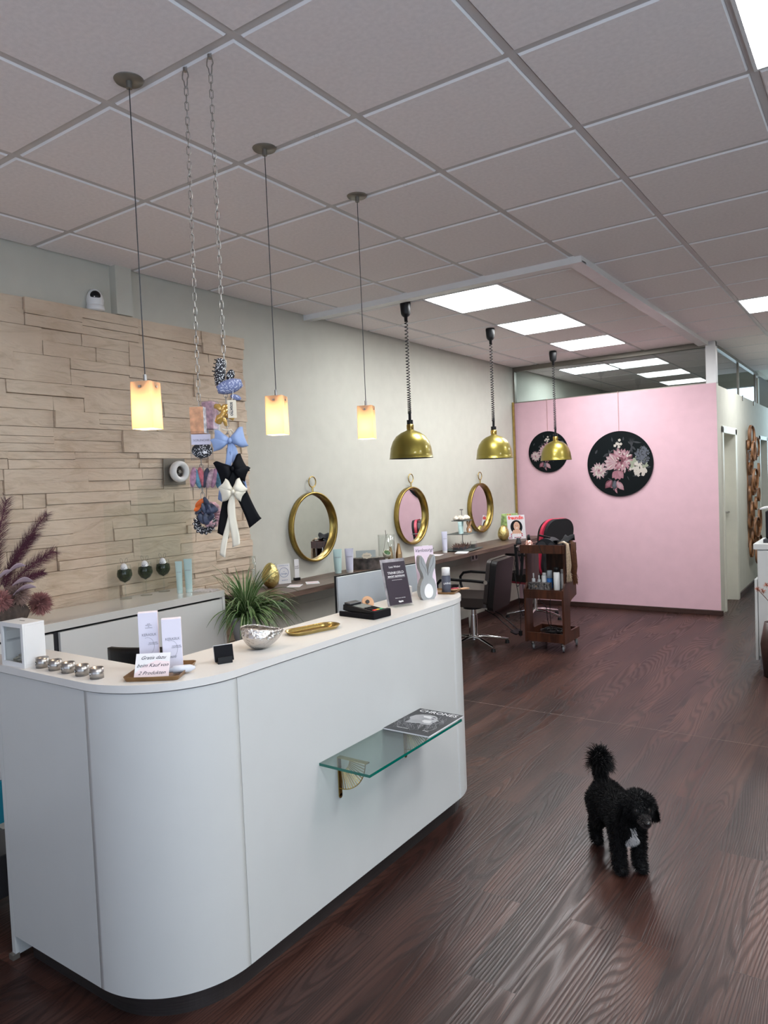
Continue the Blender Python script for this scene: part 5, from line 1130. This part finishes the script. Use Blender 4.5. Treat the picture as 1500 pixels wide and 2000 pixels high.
tw = thing('dried_star_branch', 'small rust coloured dried blossoms sticking out in front of the cabinet', 'dried flowers', (3.13, 6.13, .0)); rnd = random.Random(33)
MB().lathe([(0, 0), (.07, 0), (.09, .25), (.06, .42), (.05, .42), (0, .4)], 24).build('floor_vase', 'base_board', tw)
MB().tube([(0, 0, .4), (-.03, 0, .58), (-.10, 0, .665)], .003, 6).tube([(0, 0, .4), (0, 0, .6), (-.03, 0, .70)], .003, 6).build('twig', 'twig', tw)
for c in ((-.10, 0, .665), (-.04, 0, .70), (-.065, -.01, .655), (.02, 0, .63)):
    m = MB()
    for k in range(60):
        d = Vector((rnd.gauss(0, 1), rnd.gauss(0, 1), rnd.gauss(0, 1))).normalized(); s = d.orthogonal().normalized()*.002; C_ = Vector(c); m.add([C_-s, C_+s, C_+d*.028], [(0, 1, 2)])
    m.build('blossom', M('rust', (.36, .14, .09), .8), tw)

# shelf with packages left of the counter
sk = thing('display_rack', 'dark metal display rack just left of the counter, cut off by the frame', 'rack', (.72, 1.22, 0))
for x, y in ((0, 0), (.44, 0), (0, .28), (.44, .28)): MB().box(x-.009, x+.009, y-.009, y+.009, 0, .98).build('post', 'black_plastic', sk)
for z in (.10, .385, .70): MB().box(0, .44, 0, .28, z, z+.010).build('glass_shelf', 'splash_glass', sk); MB().box(-.009, .449, -.012, -.0005, z-.012, z+.016).build('shelf_edge', 'black_plastic', sk)
solo('blue_package', MB().box(-.19, .19, -.10, .10, 0, .155).box(-.19, .19, -.101, -.10, .06, .066), M('cyan_pack', (.02, .32, .46), .4), 'bright blue package on the rack left of the counter', 'package', (.94, 1.36, .3955), 0, bevel=.004)
solo('white_package', MB().box(-.18, .18, -.09, .09, 0, .085), 'paper', 'white package lying on top of the bright blue one', 'package', (.94, 1.36, .5515), 0, bevel=.003)
solo('dark_package', MB().box(-.18, .18, -.09, .09, 0, .16), 'dark_grey', 'dark package on the lower tier of the rack left of the counter', 'package', (.94, 1.36, .1105), 0, bevel=.004)

# ================================================================ the dog
dog_at = Vector((2.90, 2.955, 0)); dog = thing('dog', 'small black curly dog with white chest standing on the wooden floor, tail up', 'dog', tuple(dog_at), -50)
def remesh(parts, voxel, name, smooth=6):
    m = MB(); m.smooth = True
    for p, r_ in parts: m.ball(r_ if isinstance(r_, float) else 1, 18, 12, (1, 1, 1) if isinstance(r_, float) else r_, p)
    o = m.build(name, 'fur_black'); md = o.modifiers.new('r', 'REMESH'); md.mode = 'VOXEL'; md.voxel_size = voxel; md2 = o.modifiers.new('s', 'SMOOTH'); md2.iterations = smooth; md2.factor = .6
    me = bpy.data.meshes.new_from_object(o.evaluated_get(bpy.context.evaluated_depsgraph_get())); bpy.data.objects.remove(o)
    for p in me.polygons: p.use_smooth = True
    me.name = name; b = bpy.data.objects.new(name, me); COL.objects.link(b); return b
M('fur_black', (.0042, .004, .0045), .6, var=.2, spec=.25); M('fur_white', (.50, .48, .48), .8); M('fur_grey', (.045, .036, .035), .8)
prt = []
def cap(a, b, ra, rb_, n=8):
    a, b = Vector(a), Vector(b)
    for i in range(n+1): t = i/n; prt.append((tuple(a.lerp(b, t)), float(ra+(rb_-ra)*t)))
cap((-.105, 0, .215), (.095, 0, .205), .066, .074, 9)            # trunk
cap((.10, 0, .19), (.125, 0, .17), .062, .045, 3)                # chest
for s in (-1, 1):
    cap((.105, s*.040, .20), (.115, s*.043, .115), .040, .029); cap((.115, s*.043, .115), (.122, s*.041, .045), .028, .026); cap((.122, s*.041, .04), (.128, s*.041, .026), .027, .025, 3); cap((.128, s*.041, .022), (.150, s*.042, .019), .022, .019, 4)
    cap((-.105, s*.036, .20), (-.070, s*.046, .135), .050, .036); cap((-.070, s*.046, .135), (-.125, s*.045, .085), .034, .024); cap((-.125, s*.045, .085), (-.115, s*.043, .030), .024, .024); cap((-.115, s*.043, .022), (-.092, s*.044, .019), .022, .018, 4)
cap((.115, .005, .235), (.150, .012, .275), .050, .050, 5)        # neck
HC = Vector((.165, .018, .292)); hd_ = Vector((cos(rad(-4)), sin(rad(-4)), -.06)); eyes = [HC+hd_*.056+Vector((-hd_.y, hd_.x, 0))*q*.024+Vector((0, 0, .004)) for q in (-1, 1)]
prt.append((tuple(HC), (.060, .060, .056))); prt.append((tuple(HC+hd_*.03+Vector((0, 0, -.010))), (.046, .046, .040)))
side = Vector((-hd_.y, hd_.x, 0))
cap(HC+hd_*.045+Vector((0, 0, -.020)), HC+hd_*.088+Vector((0, 0, -.026)), .028, .021, 4)
cap(HC+hd_*.04+Vector((0, 0, -.036)), HC+hd_*.066+Vector((0, 0, -.042)), .018, .012, 3)
for s in (-1, 1): cap(HC+side*s*.050+Vector((-.005, 0, .015)), HC+side*s*.068+Vector((-.012, 0, -.055)), .020, .022, 5)
cap((-.150, 0, .250), (-.165, 0, .290), .026, .024, 4); cap((-.165, 0, .30), (-.158, 0, .335), .030, .026, 4)   # tail
body = remesh(prt, .0055, 'body', 5); body.parent = dog; body['label'] = 'black curly coated body'
def fur(me, n, L0, L1, mat, name, cond=lambda p: True, curl=.7, w=.0011, seed=1, down=.35):
    rnd = random.Random(seed); polys = [p for p in me.polygons if cond(p.center)]; tot = [0]
    for p in polys: tot.append(tot[-1]+p.area)
    import bisect
    m = MB()
    for k in range(n):
        p = polys[min(bisect.bisect(tot, rnd.random()*tot[-1])-1, len(polys)-1)]; v = [me.vertices[i].co for i in p.vertices]; a, b = rnd.random(), rnd.random()
        c = v[0].lerp(v[1], a).lerp((v[3] if len(v) > 3 else v[2]).lerp(v[2], a), b); nn = p.normal; t = nn.cross(Vector((rnd.gauss(0, 1), rnd.gauss(0, 1), rnd.gauss(0, 1)))).normalized()
        d = (nn*.75 + t*curl*.7 + Vector((0, 0, -down))).normalized(); L_ = rnd.uniform(L0, L1); s = d.cross(nn+t*.01).normalized()*w
        if s.length < 1e-6: s = t*w
        c0 = c - nn*.001; p1 = c0 + d*L_*.5; p2 = p1 + (d*.5+nn*.25+t*curl*-.5).normalized()*L_*.5
        if p1.z < .002 or p2.z < .002: continue
        m.add([c0-s, c0+s, p1+s*.8, p1-s*.8, p2], [(0, 1, 2, 3), (3, 2, 4)])
    m.sm = [True]*len(m.sm); o = m.build(name, mat, dog); o['kind'] = 'stuff'; return o
me = body.data; muz = HC+hd_*.082+Vector((0, 0, -.03))
chest = Vector((.175, .002, .155))
fur(me, 26000, .008, .017, 'fur_black', 'coat', lambda p: not (p.x > .12 and (p-chest).length < .024+.010*sin(40*p.z)) and (p-muz).length > .030 and min((p-e).length for e in eyes) > .018 and (p-HC).dot(hd_) < .036)
fur(me, 3500, .004, .008, 'fur_black', 'face_fur', lambda p: (p-HC).length < .075 and (p-HC).dot(hd_) >= .034 and (p-muz).length > .026 and min((p-e).length for e in eyes) > .013, seed=8)
fur(me, 420, .010, .022, 'fur_white', 'white_chest_patch', lambda p: p.x > .13 and abs(p.y) < .017+.010*sin(60*p.z) and .115 < p.z < .20, curl=.4, seed=3, down=.6)
fur(me, 900, .004, .008, 'fur_grey', 'grey_muzzle', lambda p: (p-muz).length < .032, seed=4)
rnd = random.Random(6); m = MB()
for k in range(1500):   # pom-pom tail
    a = rnd.uniform(0, 2*pi); el = rnd.uniform(-.35, 1.5); d = Vector((cos(a)*cos(el), sin(a)*cos(el), sin(el))); c = Vector((-.158, 0, .325+rnd.uniform(-.02, .02))) + d*.016; L_ = rnd.uniform(.038, .066)*(1.1 if el > .8 else 1)
    p1 = c+d*L_*.5+Vector((0, 0, .006)); p2 = p1+(d+Vector((rnd.gauss(0, .3), rnd.gauss(0, .3), -.45 if el < 1 else -.1))).normalized()*L_*.35; p3 = p2+(d+Vector((rnd.gauss(0, .5), rnd.gauss(0, .5), -.9))).normalized()*L_*.25
    s = d.orthogonal().normalized()*.0013; m.add([c-s, c+s, p1+s, p1-s, p2+s*.7, p2-s*.7, p3], [(0, 1, 2, 3), (3, 2, 4, 5), (5, 4, 6)])
m.build('tail_tuft', 'fur_black', dog)
m = MB()
for k in range(1500):   # long ear and crown hair
    s_ = rnd.choice((-1, 1)); u = rnd.random(); c = HC+side*s_*(.054+.020*u)+Vector((rnd.uniform(-.018, .014), 0, .016-.07*u)); d = (side*s_*.45+Vector((rnd.gauss(0, .25), rnd.gauss(0, .25), -1))).normalized(); L_ = rnd.uniform(.018, .034)
    s = d.cross(side).normalized()*.0014; m.add([c-s, c+s, c+d*L_*.6+s+side*s_*.004, c+d*L_*.6-s+side*s_*.004, c+d*L_], [(0, 1, 2, 3), (3, 2, 4)])
m.build('ear_hair', 'fur_black', dog)
for s in (-1, 1):
    e = MB().ball(.0082, 16, 10, c=tuple(HC+hd_*.056+side*s*.024+Vector((0, 0, .004)))).build('eye', M('dog_eye', (.008, .005, .004), .09, spec=.5), dog)
MB().ball(.0115, 14, 8, (1, 1.15, .8), tuple(HC+hd_*.110+Vector((0, 0, -.018)))).build('nose', M('dog_nose', (.012, .010, .010), .25), dog)
MB().at(tuple(HC+hd_*.092+Vector((0, 0, -.044)))).ball(.008, 10, 6, (.8, 1.3, .35)).build('chin', 'fur_grey', dog)

# ================================================================ chains with hair accessories
def chain(name, lb, loc, z0, z1, grp, lean=0):
    o = thing(name, lb, 'chain', loc, 0, grp); m = MB(); L_ = .0235; n = int((z0-z1)/L_)
    for k in range(n):
        m.at((lean*k/n, 0, z0-L_*(k+.5)), (0, 0, rad(45 + (90 if k % 2 else 0)+12*sin(k)))); R_ = .0058
        m.tube([(R_*cos(a), 0, R_*sin(a)+(.0085 if sin(a) > 0 else -.0085)) for a in [2*pi*(i+.5)/10 for i in range(10)]], .0013, 5, closed=True)
    m.build('links', 'chain', o); m = MB().at((0, 0, z0+.028), (0, 0, rad(40)))
    m.tube([(.010*cos(a)*(1 if sin(a) > 0 else .55), 0, .030*sin(a)) for a in [2*pi*i/20 for i in range(20)]], .0022, 6, closed=True); m.build('snap_hook', 'steel', o)
    MB().at((0, 0, H-.004)).cyl(.007, -.012, 0, 10).torus(.008, .0015, 12, 5).build('ceiling_hook', 'steel', o); return o
YC = 1.644
chain('hanging_chain', 'thin metal chain hanging from the ceiling, left one with packaged scrunchies', (1.984, YC, 0), 2.905, 1.56, 'metal chains hanging from the ceiling', -.022)
chain('hanging_chain', 'thin metal chain hanging from the ceiling, right one with bows', (2.100, YC, 0), 2.905, 1.45, 'metal chains hanging from the ceiling', -.005)
FZ = 46
def hang(name, lb, cat, x, z, rz=FZ, dy=0, group=None): 
    a = rad(FZ); return thing(name, lb, cat, (x + dy*sin(a), YC - dy*cos(a), z), rz, group)
M('bw_fabric', (.03, .03, .035), .8); M('rose_fabric', (.58, .36, .40), .8, var=.5, vscale=60); M('copper_fabric', (.70, .36, .20), .5, var=.3, vscale=40)
def bw():
    m = bpy.data.materials.new('black_white_pattern'); m.use_nodes = True; nt = m.node_tree; b = nt.nodes['Principled BSDF']; tc = nt.nodes.new('ShaderNodeTexCoord'); v = nt.nodes.new('ShaderNodeTexVoronoi'); v.inputs['Scale'].default_value = 190
    r = nt.nodes.new('ShaderNodeValToRGB'); r.color_ramp.interpolation = 'CONSTANT'; r.color_ramp.elements[0].color = (.75, .75, .75, 1); r.color_ramp.elements[1].position = .36; r.color_ramp.elements[1].color = (.012, .012, .018, 1)
    nt.links.new(tc.outputs['Object'], v.inputs[0]); nt.links.new(v.outputs['Distance'], r.inputs[0]); nt.links.new(r.outputs[0], b.inputs['Base Color']); b.inputs['Roughness'].default_value = .7; MATS['bw_pattern'] = m
    m2 = m.copy(); m2.name = 'blue_white_pattern'; r2 = [n for n in m2.node_tree.nodes if n.type == 'VALTORGB'][0]; r2.color_ramp.elements[0].color = (.62, .64, .74, 1); r2.color_ramp.elements[1].color = (.17, .20, .36, 1); MATS['blue_pattern'] = m2
bw()
def scrunchie(parent, mat, R_, r_, loc, rot, name='scrunchie', seed=1):
    rnd = random.Random(seed); ph = [rnd.uniform(0, 6) for _ in range(3)]; m = MB().at(loc, rot); m.smooth = True
    def f(u, v):
        a = 2*pi*u; b = 2*pi*v; q = r_*(1+.22*sin(15*a+ph[0])+.12*sin(23*a+3*b+ph[1])); return ((R_+q*cos(b))*cos(a), q*sin(b)*1.1, (R_+q*cos(b))*sin(a))
    m.grid(f, 72, 10); return m.build(name, mat, parent)
# packages, left chain
p = hang('scrunchie_package', 'copper and white card package at the top of the left chain', 'package', 1.972, 1.785, 30, group='packages on the left chain')
MB().box(-.030, .016, -.020, .026, 0, .088).build('card_box', 'copper_fabric', p, bevel=.001); MB().box(.0165, .0180, -.020, .024, .001, .087).build('printed_side', M('grey_pattern', (.62, .62, .66), .5, var=.6, vscale=60), p)
p = hang('scrunchie_package', 'rose patterned package behind the copper one on the left chain', 'package', 2.012, 1.800, 20, -.05, group='packages on the left chain')
MB().box(-.016, .024, -.022, .022, 0, .092).build('contents', 'rose_fabric', p, bevel=.004); MB().box(-.018, .026, -.024, .024, -.012, .094).build('film', 'package_film', p)
p = hang('scrunchie_package', 'clear package with black and white scrunchie and lavender card', 'package', 1.972, 1.700, FZ, .002, 'packages on the left chain')
MB().at((0, 0, .030), (0, 0, 0), (1, .5, 1)).ball(1, 20, 12, (.034, .022, .026)).build('scrunchie', 'bw_pattern', p); MB().box(-.032, .030, -.0245, -.0235, .048, .082).build('header_card', 'lavender_paper', p); text('SCRUNCHIE', .0095, (0, -.025, .062), UP, 'ink_grey', p); MB().box(-.036, .036, -.0262, .016, -.002, .092).build('film', 'package_film', p); MB().box(.004, .016, -.0275, -.027, .018, .026).build('price_sticker', 'paper', p)
p = hang('scrunchie_package', 'clear flat package of pink and blue scrunchies on the left chain', 'package', 1.985, 1.600, FZ, 0, 'packages on the left chain')
rnd = random.Random(14)
for k in range(7):
    c = M(('fab_rose', 'fab_blue', 'fab_red', 'fab_dark', 'fab_pale')[k % 5], ((.50, .26, .36), (.10, .26, .34), (.50, .12, .14), (.05, .05, .09), (.62, .42, .46))[k % 5], .8, var=.5, vscale=70)
    MB().at((-.042+.0135*k, rnd.uniform(-.003, .003), .040+rnd.uniform(-.006, .006)), (0, rnd.uniform(-.4, .4), 0)).ball(1, 12, 8, (.011, .010, .034)).build('scrunchie', c.name, p)
MB().box(-.052, .052, -.013, .013, 0, .080).build('film', 'package_film', p)
p = hang('flower_scrunchie', 'orange and slate flower-shaped scrunchie bundle low on the left chain', 'scrunchie', 1.968, 1.525, FZ, .02, 'loose scrunchies on the left chain')
M('silk_orange', (.60, .12, .02), .4); M('silk_slate', (.05, .06, .10), .4, var=.7, vscale=50)
for k in range(16):
    a = rnd.uniform(0, 6.28); r_ = rnd.uniform(.010, .030); mm = 'silk_orange' if cos(a) < -.15 and k % 3 else 'silk_slate'
    MB().at((r_*cos(a)*1.05, rnd.uniform(-.02, .01), r_*sin(a)*1.1), (rnd.uniform(-.8, .8), a+rnd.uniform(-.5, .5), rnd.uniform(-.8, .8))).ball(1, 12, 8, (.021, .0055, .011)).build('petal_loop', mm, p)
MB().tube([(0, .01, .0), (.008, .015, .05), (.012, .01, .09)], .0012, 5).build('string', 'dark_grey', p)
p = hang('scrunchie', 'black and white patterned scrunchie at the bottom of the left chain', 'scrunchie', 1.966, 1.488, FZ, .0, 'loose scrunchies on the left chain'); scrunchie(p, 'bw_pattern', .026, .012, (0, 0, 0), (rad(10), rad(15), rad(15)), 'ring')
p = hang('scrunchie', 'dusty pink scrunchie behind the flower-shaped one on the left chain', 'scrunchie', 1.998, 1.515, FZ, -.03, 'loose scrunchies on the left chain'); scrunchie(p, 'rose_fabric', .030, .013, (0, 0, 0), (0, 0, rad(50)), 'ring', 4)
# claws, right chain
p = hang('hair_claw', 'black and white dotted hair claw at the top of the right chain', 'hair claw', 2.085, 1.975, FZ, .008, 'hair claws on the right chain')
m = MB(); m.smooth = True; m.at((-.006, 0, 0), (0, rad(6), 0)); m.grid(lambda u, v: ((.016*(1-.3*abs(2*v-1)**2))*cos(pi*u), -.018*sin(pi*u)+.008, -.044+.085*v), 12, 10); m.build('shell', 'bw_pattern', p, solid=.004)
m = MB()
for k in range(7): m.at((-.022+.003*abs(k-3), 0, -.036+.012*k), (0, rad(-70), 0)).cyl(.0018, 0, .010, 6)
m.build('teeth', 'black_plastic', p); MB().at((.026, -.004, -.012), (0, rad(20), 0)).ball(1, 16, 10, (.013, .008, .019)).build('grip', 'bw_pattern', p)
p = hang('hair_claw', 'grey blue patterned hair claw below the dotted black one', 'hair claw', 2.110, 1.915, FZ, .012, 'hair claws on the right chain')
m = MB(); m.smooth = True; m.at((.004, 0, .010), (0, rad(-16), 0)); m.grid(lambda u, v: (-.040+.080*v, -.020*sin(pi*u)*(1-.3*abs(2*v-1)), .021*cos(pi*u)*(1-.55*abs(2*v-1)**2.2)), 12, 12); m.build('shell', 'blue_pattern', p, solid=.004)
MB().at((.022, .006, -.024), (0, rad(20), 0)).ball(1, 14, 8, (.018, .006, .009)).build('grip', 'blue_pattern', p)
p = hang('hair_claw', 'shiny golden hair claw beside the price tag', 'hair claw', 2.082, 1.835, FZ, .01, 'hair claws on the right chain'); M('amber', (.62, .36, .08), .12, metal=.4, coat=1)
for (a, b, r_) in (((-.022, 0, .030), (-.006, -.012, .016), .010), ((-.006, -.012, .016), (.014, -.008, .030), .009), ((-.018, 0, -.020), (-.004, -.014, -.002), .013), ((-.004, -.014, -.002), (.010, -.010, .018), .010), ((0, -.01, -.01), (.006, -.004, -.032), .007), ((.004, -.006, .0), (.030, .0, -.012), .008)):
    MB().tube([a, tuple((Vector(a)+Vector(b))/2+Vector((0, -.005, .004))), b], [r_*.9, r_, r_*.7], 12).build('curl', 'amber', p)
p = hang('price_tag', 'beige cardboard price tag with vertical lettering on the right chain', 'price tag', 2.122, 1.822, FZ, .035); MB().box(-.0135, .0135, -.0006, .0006, 0, .056).build('card', 'bone', p); text('SOSATIO', .0105, (-.002, -.001, .028), (rad(90), rad(90), 0), 'ink', p, bold=.0004); text('12,90', .006, (-.009, -.001, .02), (rad(90), rad(90), 0), 'ink_grey', p)
MB().tube([(0, 0, .052), (.004, .004, .068), (.006, .0, .085)], .0008, 5).build('string', 'paper', p)
p = hang('raffia_twist', 'short loose beige raffia ends on the right chain above the blue bow', 'raffia', 2.098, 1.775, FZ, .008); MB().tube([(-.018, 0, .016), (0, -.004, .012), (.010, -.002, .014), (.020, 0, .0)], .0022, 6).tube([(0, 0, -.022), (.008, -.002, -.032), (.022, 0, -.038)], .0018, 6).tube([(.004, 0, .012), (.012, -.003, -.006), (.006, 0, -.03)], .002, 6).build('strands', 'bone', p)
# bows
def bow(lb, x, z, s, mat, tails, dy, loops=((-1, .055, .030, 8), (1, .055, .030, -8))):
    o = hang('ribbon_bow', lb, 'hair bow', x, z, FZ, dy, 'satin bows on the right chain')
    for (sd, ln, hw, ang) in loops:
        m = MB().at((0, 0, 0), (0, rad(ang), 0)); m.smooth = True
        def f(u, v, sd=sd, ln=ln, hw=hw):
            w_ = hw*(.22+.78*math.sin(min(1, u*1.12)*pi/2)**1.1); th = .016*math.sin(pi*min(1, u*.96))**.7 + .001; b = 2*pi*v
            c, s2 = cos(b), sin(b); return (sd*u*ln*s + sd*.004*abs(s2)*u, -th*c*(1+.15*sin(6*u)) , w_*s*(abs(s2)**.55)*(1 if s2 > 0 else -1)*(1+.06*sin(9*u+4*v)))
        m.grid(f, 14, 20); m.grid(lambda u, v, sd=sd, ln=ln, hw=hw: (sd*ln*s*(1+.0*u), (-.004+.008*u), (v-.5)*2*hw*s*.9), 1, 4); m.build('loop', mat, o)
    MB().ball(1, 14, 10, (.0085*s, .012, .011*s), (0, -.006, 0)).build('knot', mat, o)
    for (dx, L_, w_, sway, cut, back) in tails:
        m = MB(); m.smooth = True
        m.grid(lambda u, v: ((dx*u**.85 + sway*math.sin(u*5))+(v-.5)*w_*(.45+.55*min(1, u*4)), back*u-.003+.006*math.sin(u*9+v*2)*u, -L_*u*(1+.0*v) - (cut*(v) if u > .999 else cut*v*u**6)), 22, 4); m.build('ribbon_tail', mat, o, solid=.0012)
    return o
M('satin_blue', (.27, .36, .58), .42); M('satin_black', (.0025, .0025, .004), .6, spec=.18); M('satin_cream', (.70, .64, .52), .42)
bow('light blue satin bow with long tails on the right chain', 2.105, 1.752, .92, 'satin_blue', ((-.030, .185, .020, .006, .014, -.01), (.020, .085, .026, .0, -.018, 0), (.034, .150, .020, -.004, .010, .012)), .02, ((-1, .052, .030, 10), (1, .052, .036, -14), (-1, .060, .022, -14)))
bow('black satin bow with long angular tails below the blue one', 2.110, 1.662, .95, 'satin_black', ((-.036, .200, .034, .003, .020, 0), (.060, .190, .040, -.004, -.030, 0)), .045, ((-1, .048, .040, -18), (1, .044, .034, -26), (1, .050, .026, 24)))
bow('cream satin bow with wavy tails at the bottom of the right chain', 2.108, 1.590, .80, 'satin_cream', ((-.036, .195, .017, .006, .012, 0), (-.004, .175, .024, -.006, -.010, 0)), .070, ((-1, .050, .022, 42), (1, .048, .030, -34), (-1, .046, .030, -12), (1, .040, .022, 30)))
m = MB(); m.at((0, 0, H-.004)).tube([(0, 0, 0), (0, 0, -.012), (.012, .006, -.016), (.016, .006, -.006), (.008, 0, .0)], .0015, 6)
solo('ceiling_clip', m, 'clear_glass', 'small clear hook clipped to the ceiling grid between the first two pendant lamps', 'hook', (2.02, gy(1), 0), 0)
solo('ceiling_clip', MB().at((0, 0, H-.004)).tube([(0, 0, 0), (0, 0, -.012), (.012, .006, -.016), (.016, .006, -.006), (.008, 0, .0)], .0015, 6), 'clear_glass', 'small clear hook clipped to the ceiling grid right of the third pendant lamp', 'hook', (2.03, gy(2), 0), 0)

# ================================================================ magazine on the glass shelf
mg = thing('magazine', 'black and white magazine with a face cover lying on the glass shelf', 'magazine', (2.272, 2.485, .6065), 90)
MB().box(-.140, .140, -.105, .108, 0, .005).build('pages', 'paper', mg); MB().box(-.140, .140, -.105, .108, .0051, .0056).build('cover', M('cover_dark', (.018, .018, .021), .3, var=.8, vscale=14), mg)
def flat(poly, mat, nm, z): m = MB(); m.add([(a, b, z) for a, b in poly], [tuple(range(len(poly)))]); return m.build(nm, mat, mg)
M('print_grey', (.34, .34, .35), .35, var=.3, vscale=12); M('print_light', (.62, .62, .62), .35); M('print_mid', (.15, .15, .16), .35)
# head in profile facing the shelf's right front
P_ = lambda pts: [(y*.001, x*.001) for x, y in pts]
rnd = random.Random(12)
for k in range(110):
    b = rnd.uniform(-.085, .095); a = rnd.uniform(-.12, .02); L_ = rnd.uniform(.03, .09); ph = rnd.uniform(0, 6); amp = rnd.uniform(.003, .009)
    m = MB() if k % 22 == 0 else m; m.tube([(a+L_*t/7, b+amp*sin(ph+t*.9)+.02*(t/7)**2, .00605+.000002*k) for t in range(8)], [.0009*(1-abs(t-3.5)/4.5) for t in range(8)], 4, flat=(1, .15))
    if k % 22 == 21: m.build('printed_hair', ('print_grey', 'print_mid')[(k//22) % 2], mg)
head = [(.055, .075), (.072, .052), (.080, .022), (.076, -.005), (.066, -.022), (.056, -.030), (.040, -.036), (.030, -.052), (.024, -.050), (.022, -.042), (.014, -.046), (.010, -.041), (.004, -.046), (-.003, -.040), (-.016, -.046), (-.030, -.036), (-.034, -.018), (-.030, .010), (-.040, .040), (-.045, .070), (-.005, .066), (.02, .085)]
flat(head, 'print_grey', 'printed_face', .0066); flat([(.058, .040), (.066, .015), (.058, -.015), (.044, -.022), (.036, -.004), (.042, .028)], 'print_light', 'printed_highlight', .0069)
flat([(.016, .010), (.018, -.020), (.006, -.034), (-.012, -.030), (-.016, -.008), (-.002, .012)], 'print_light', 'printed_highlight', .0069)
flat([(.040, -.006), (.044, -.016), (.038, -.026), (.034, -.016)], 'ink', 'printed_eye', .0072); flat([(.056, .004), (.060, -.014), (.052, -.026), (.051, -.012)], 'ink', 'printed_brow', .0072); flat([(.004, -.024), (.007, -.040), (-.001, -.038)], 'print_mid', 'printed_lips', .0072)
text('CHRONES', .040, (.112, .0, .0064), (0, 0, rad(-90)), 'ink_white', mg, sx=1.0); text('TREND LOOKS', .008, (-.105, .04, .0064), (0, 0, rad(-90)), 'ink_white', mg); text('STYLE', .008, (-.095, -.06, .0064), (0, 0, rad(-90)), 'ink_white', mg)
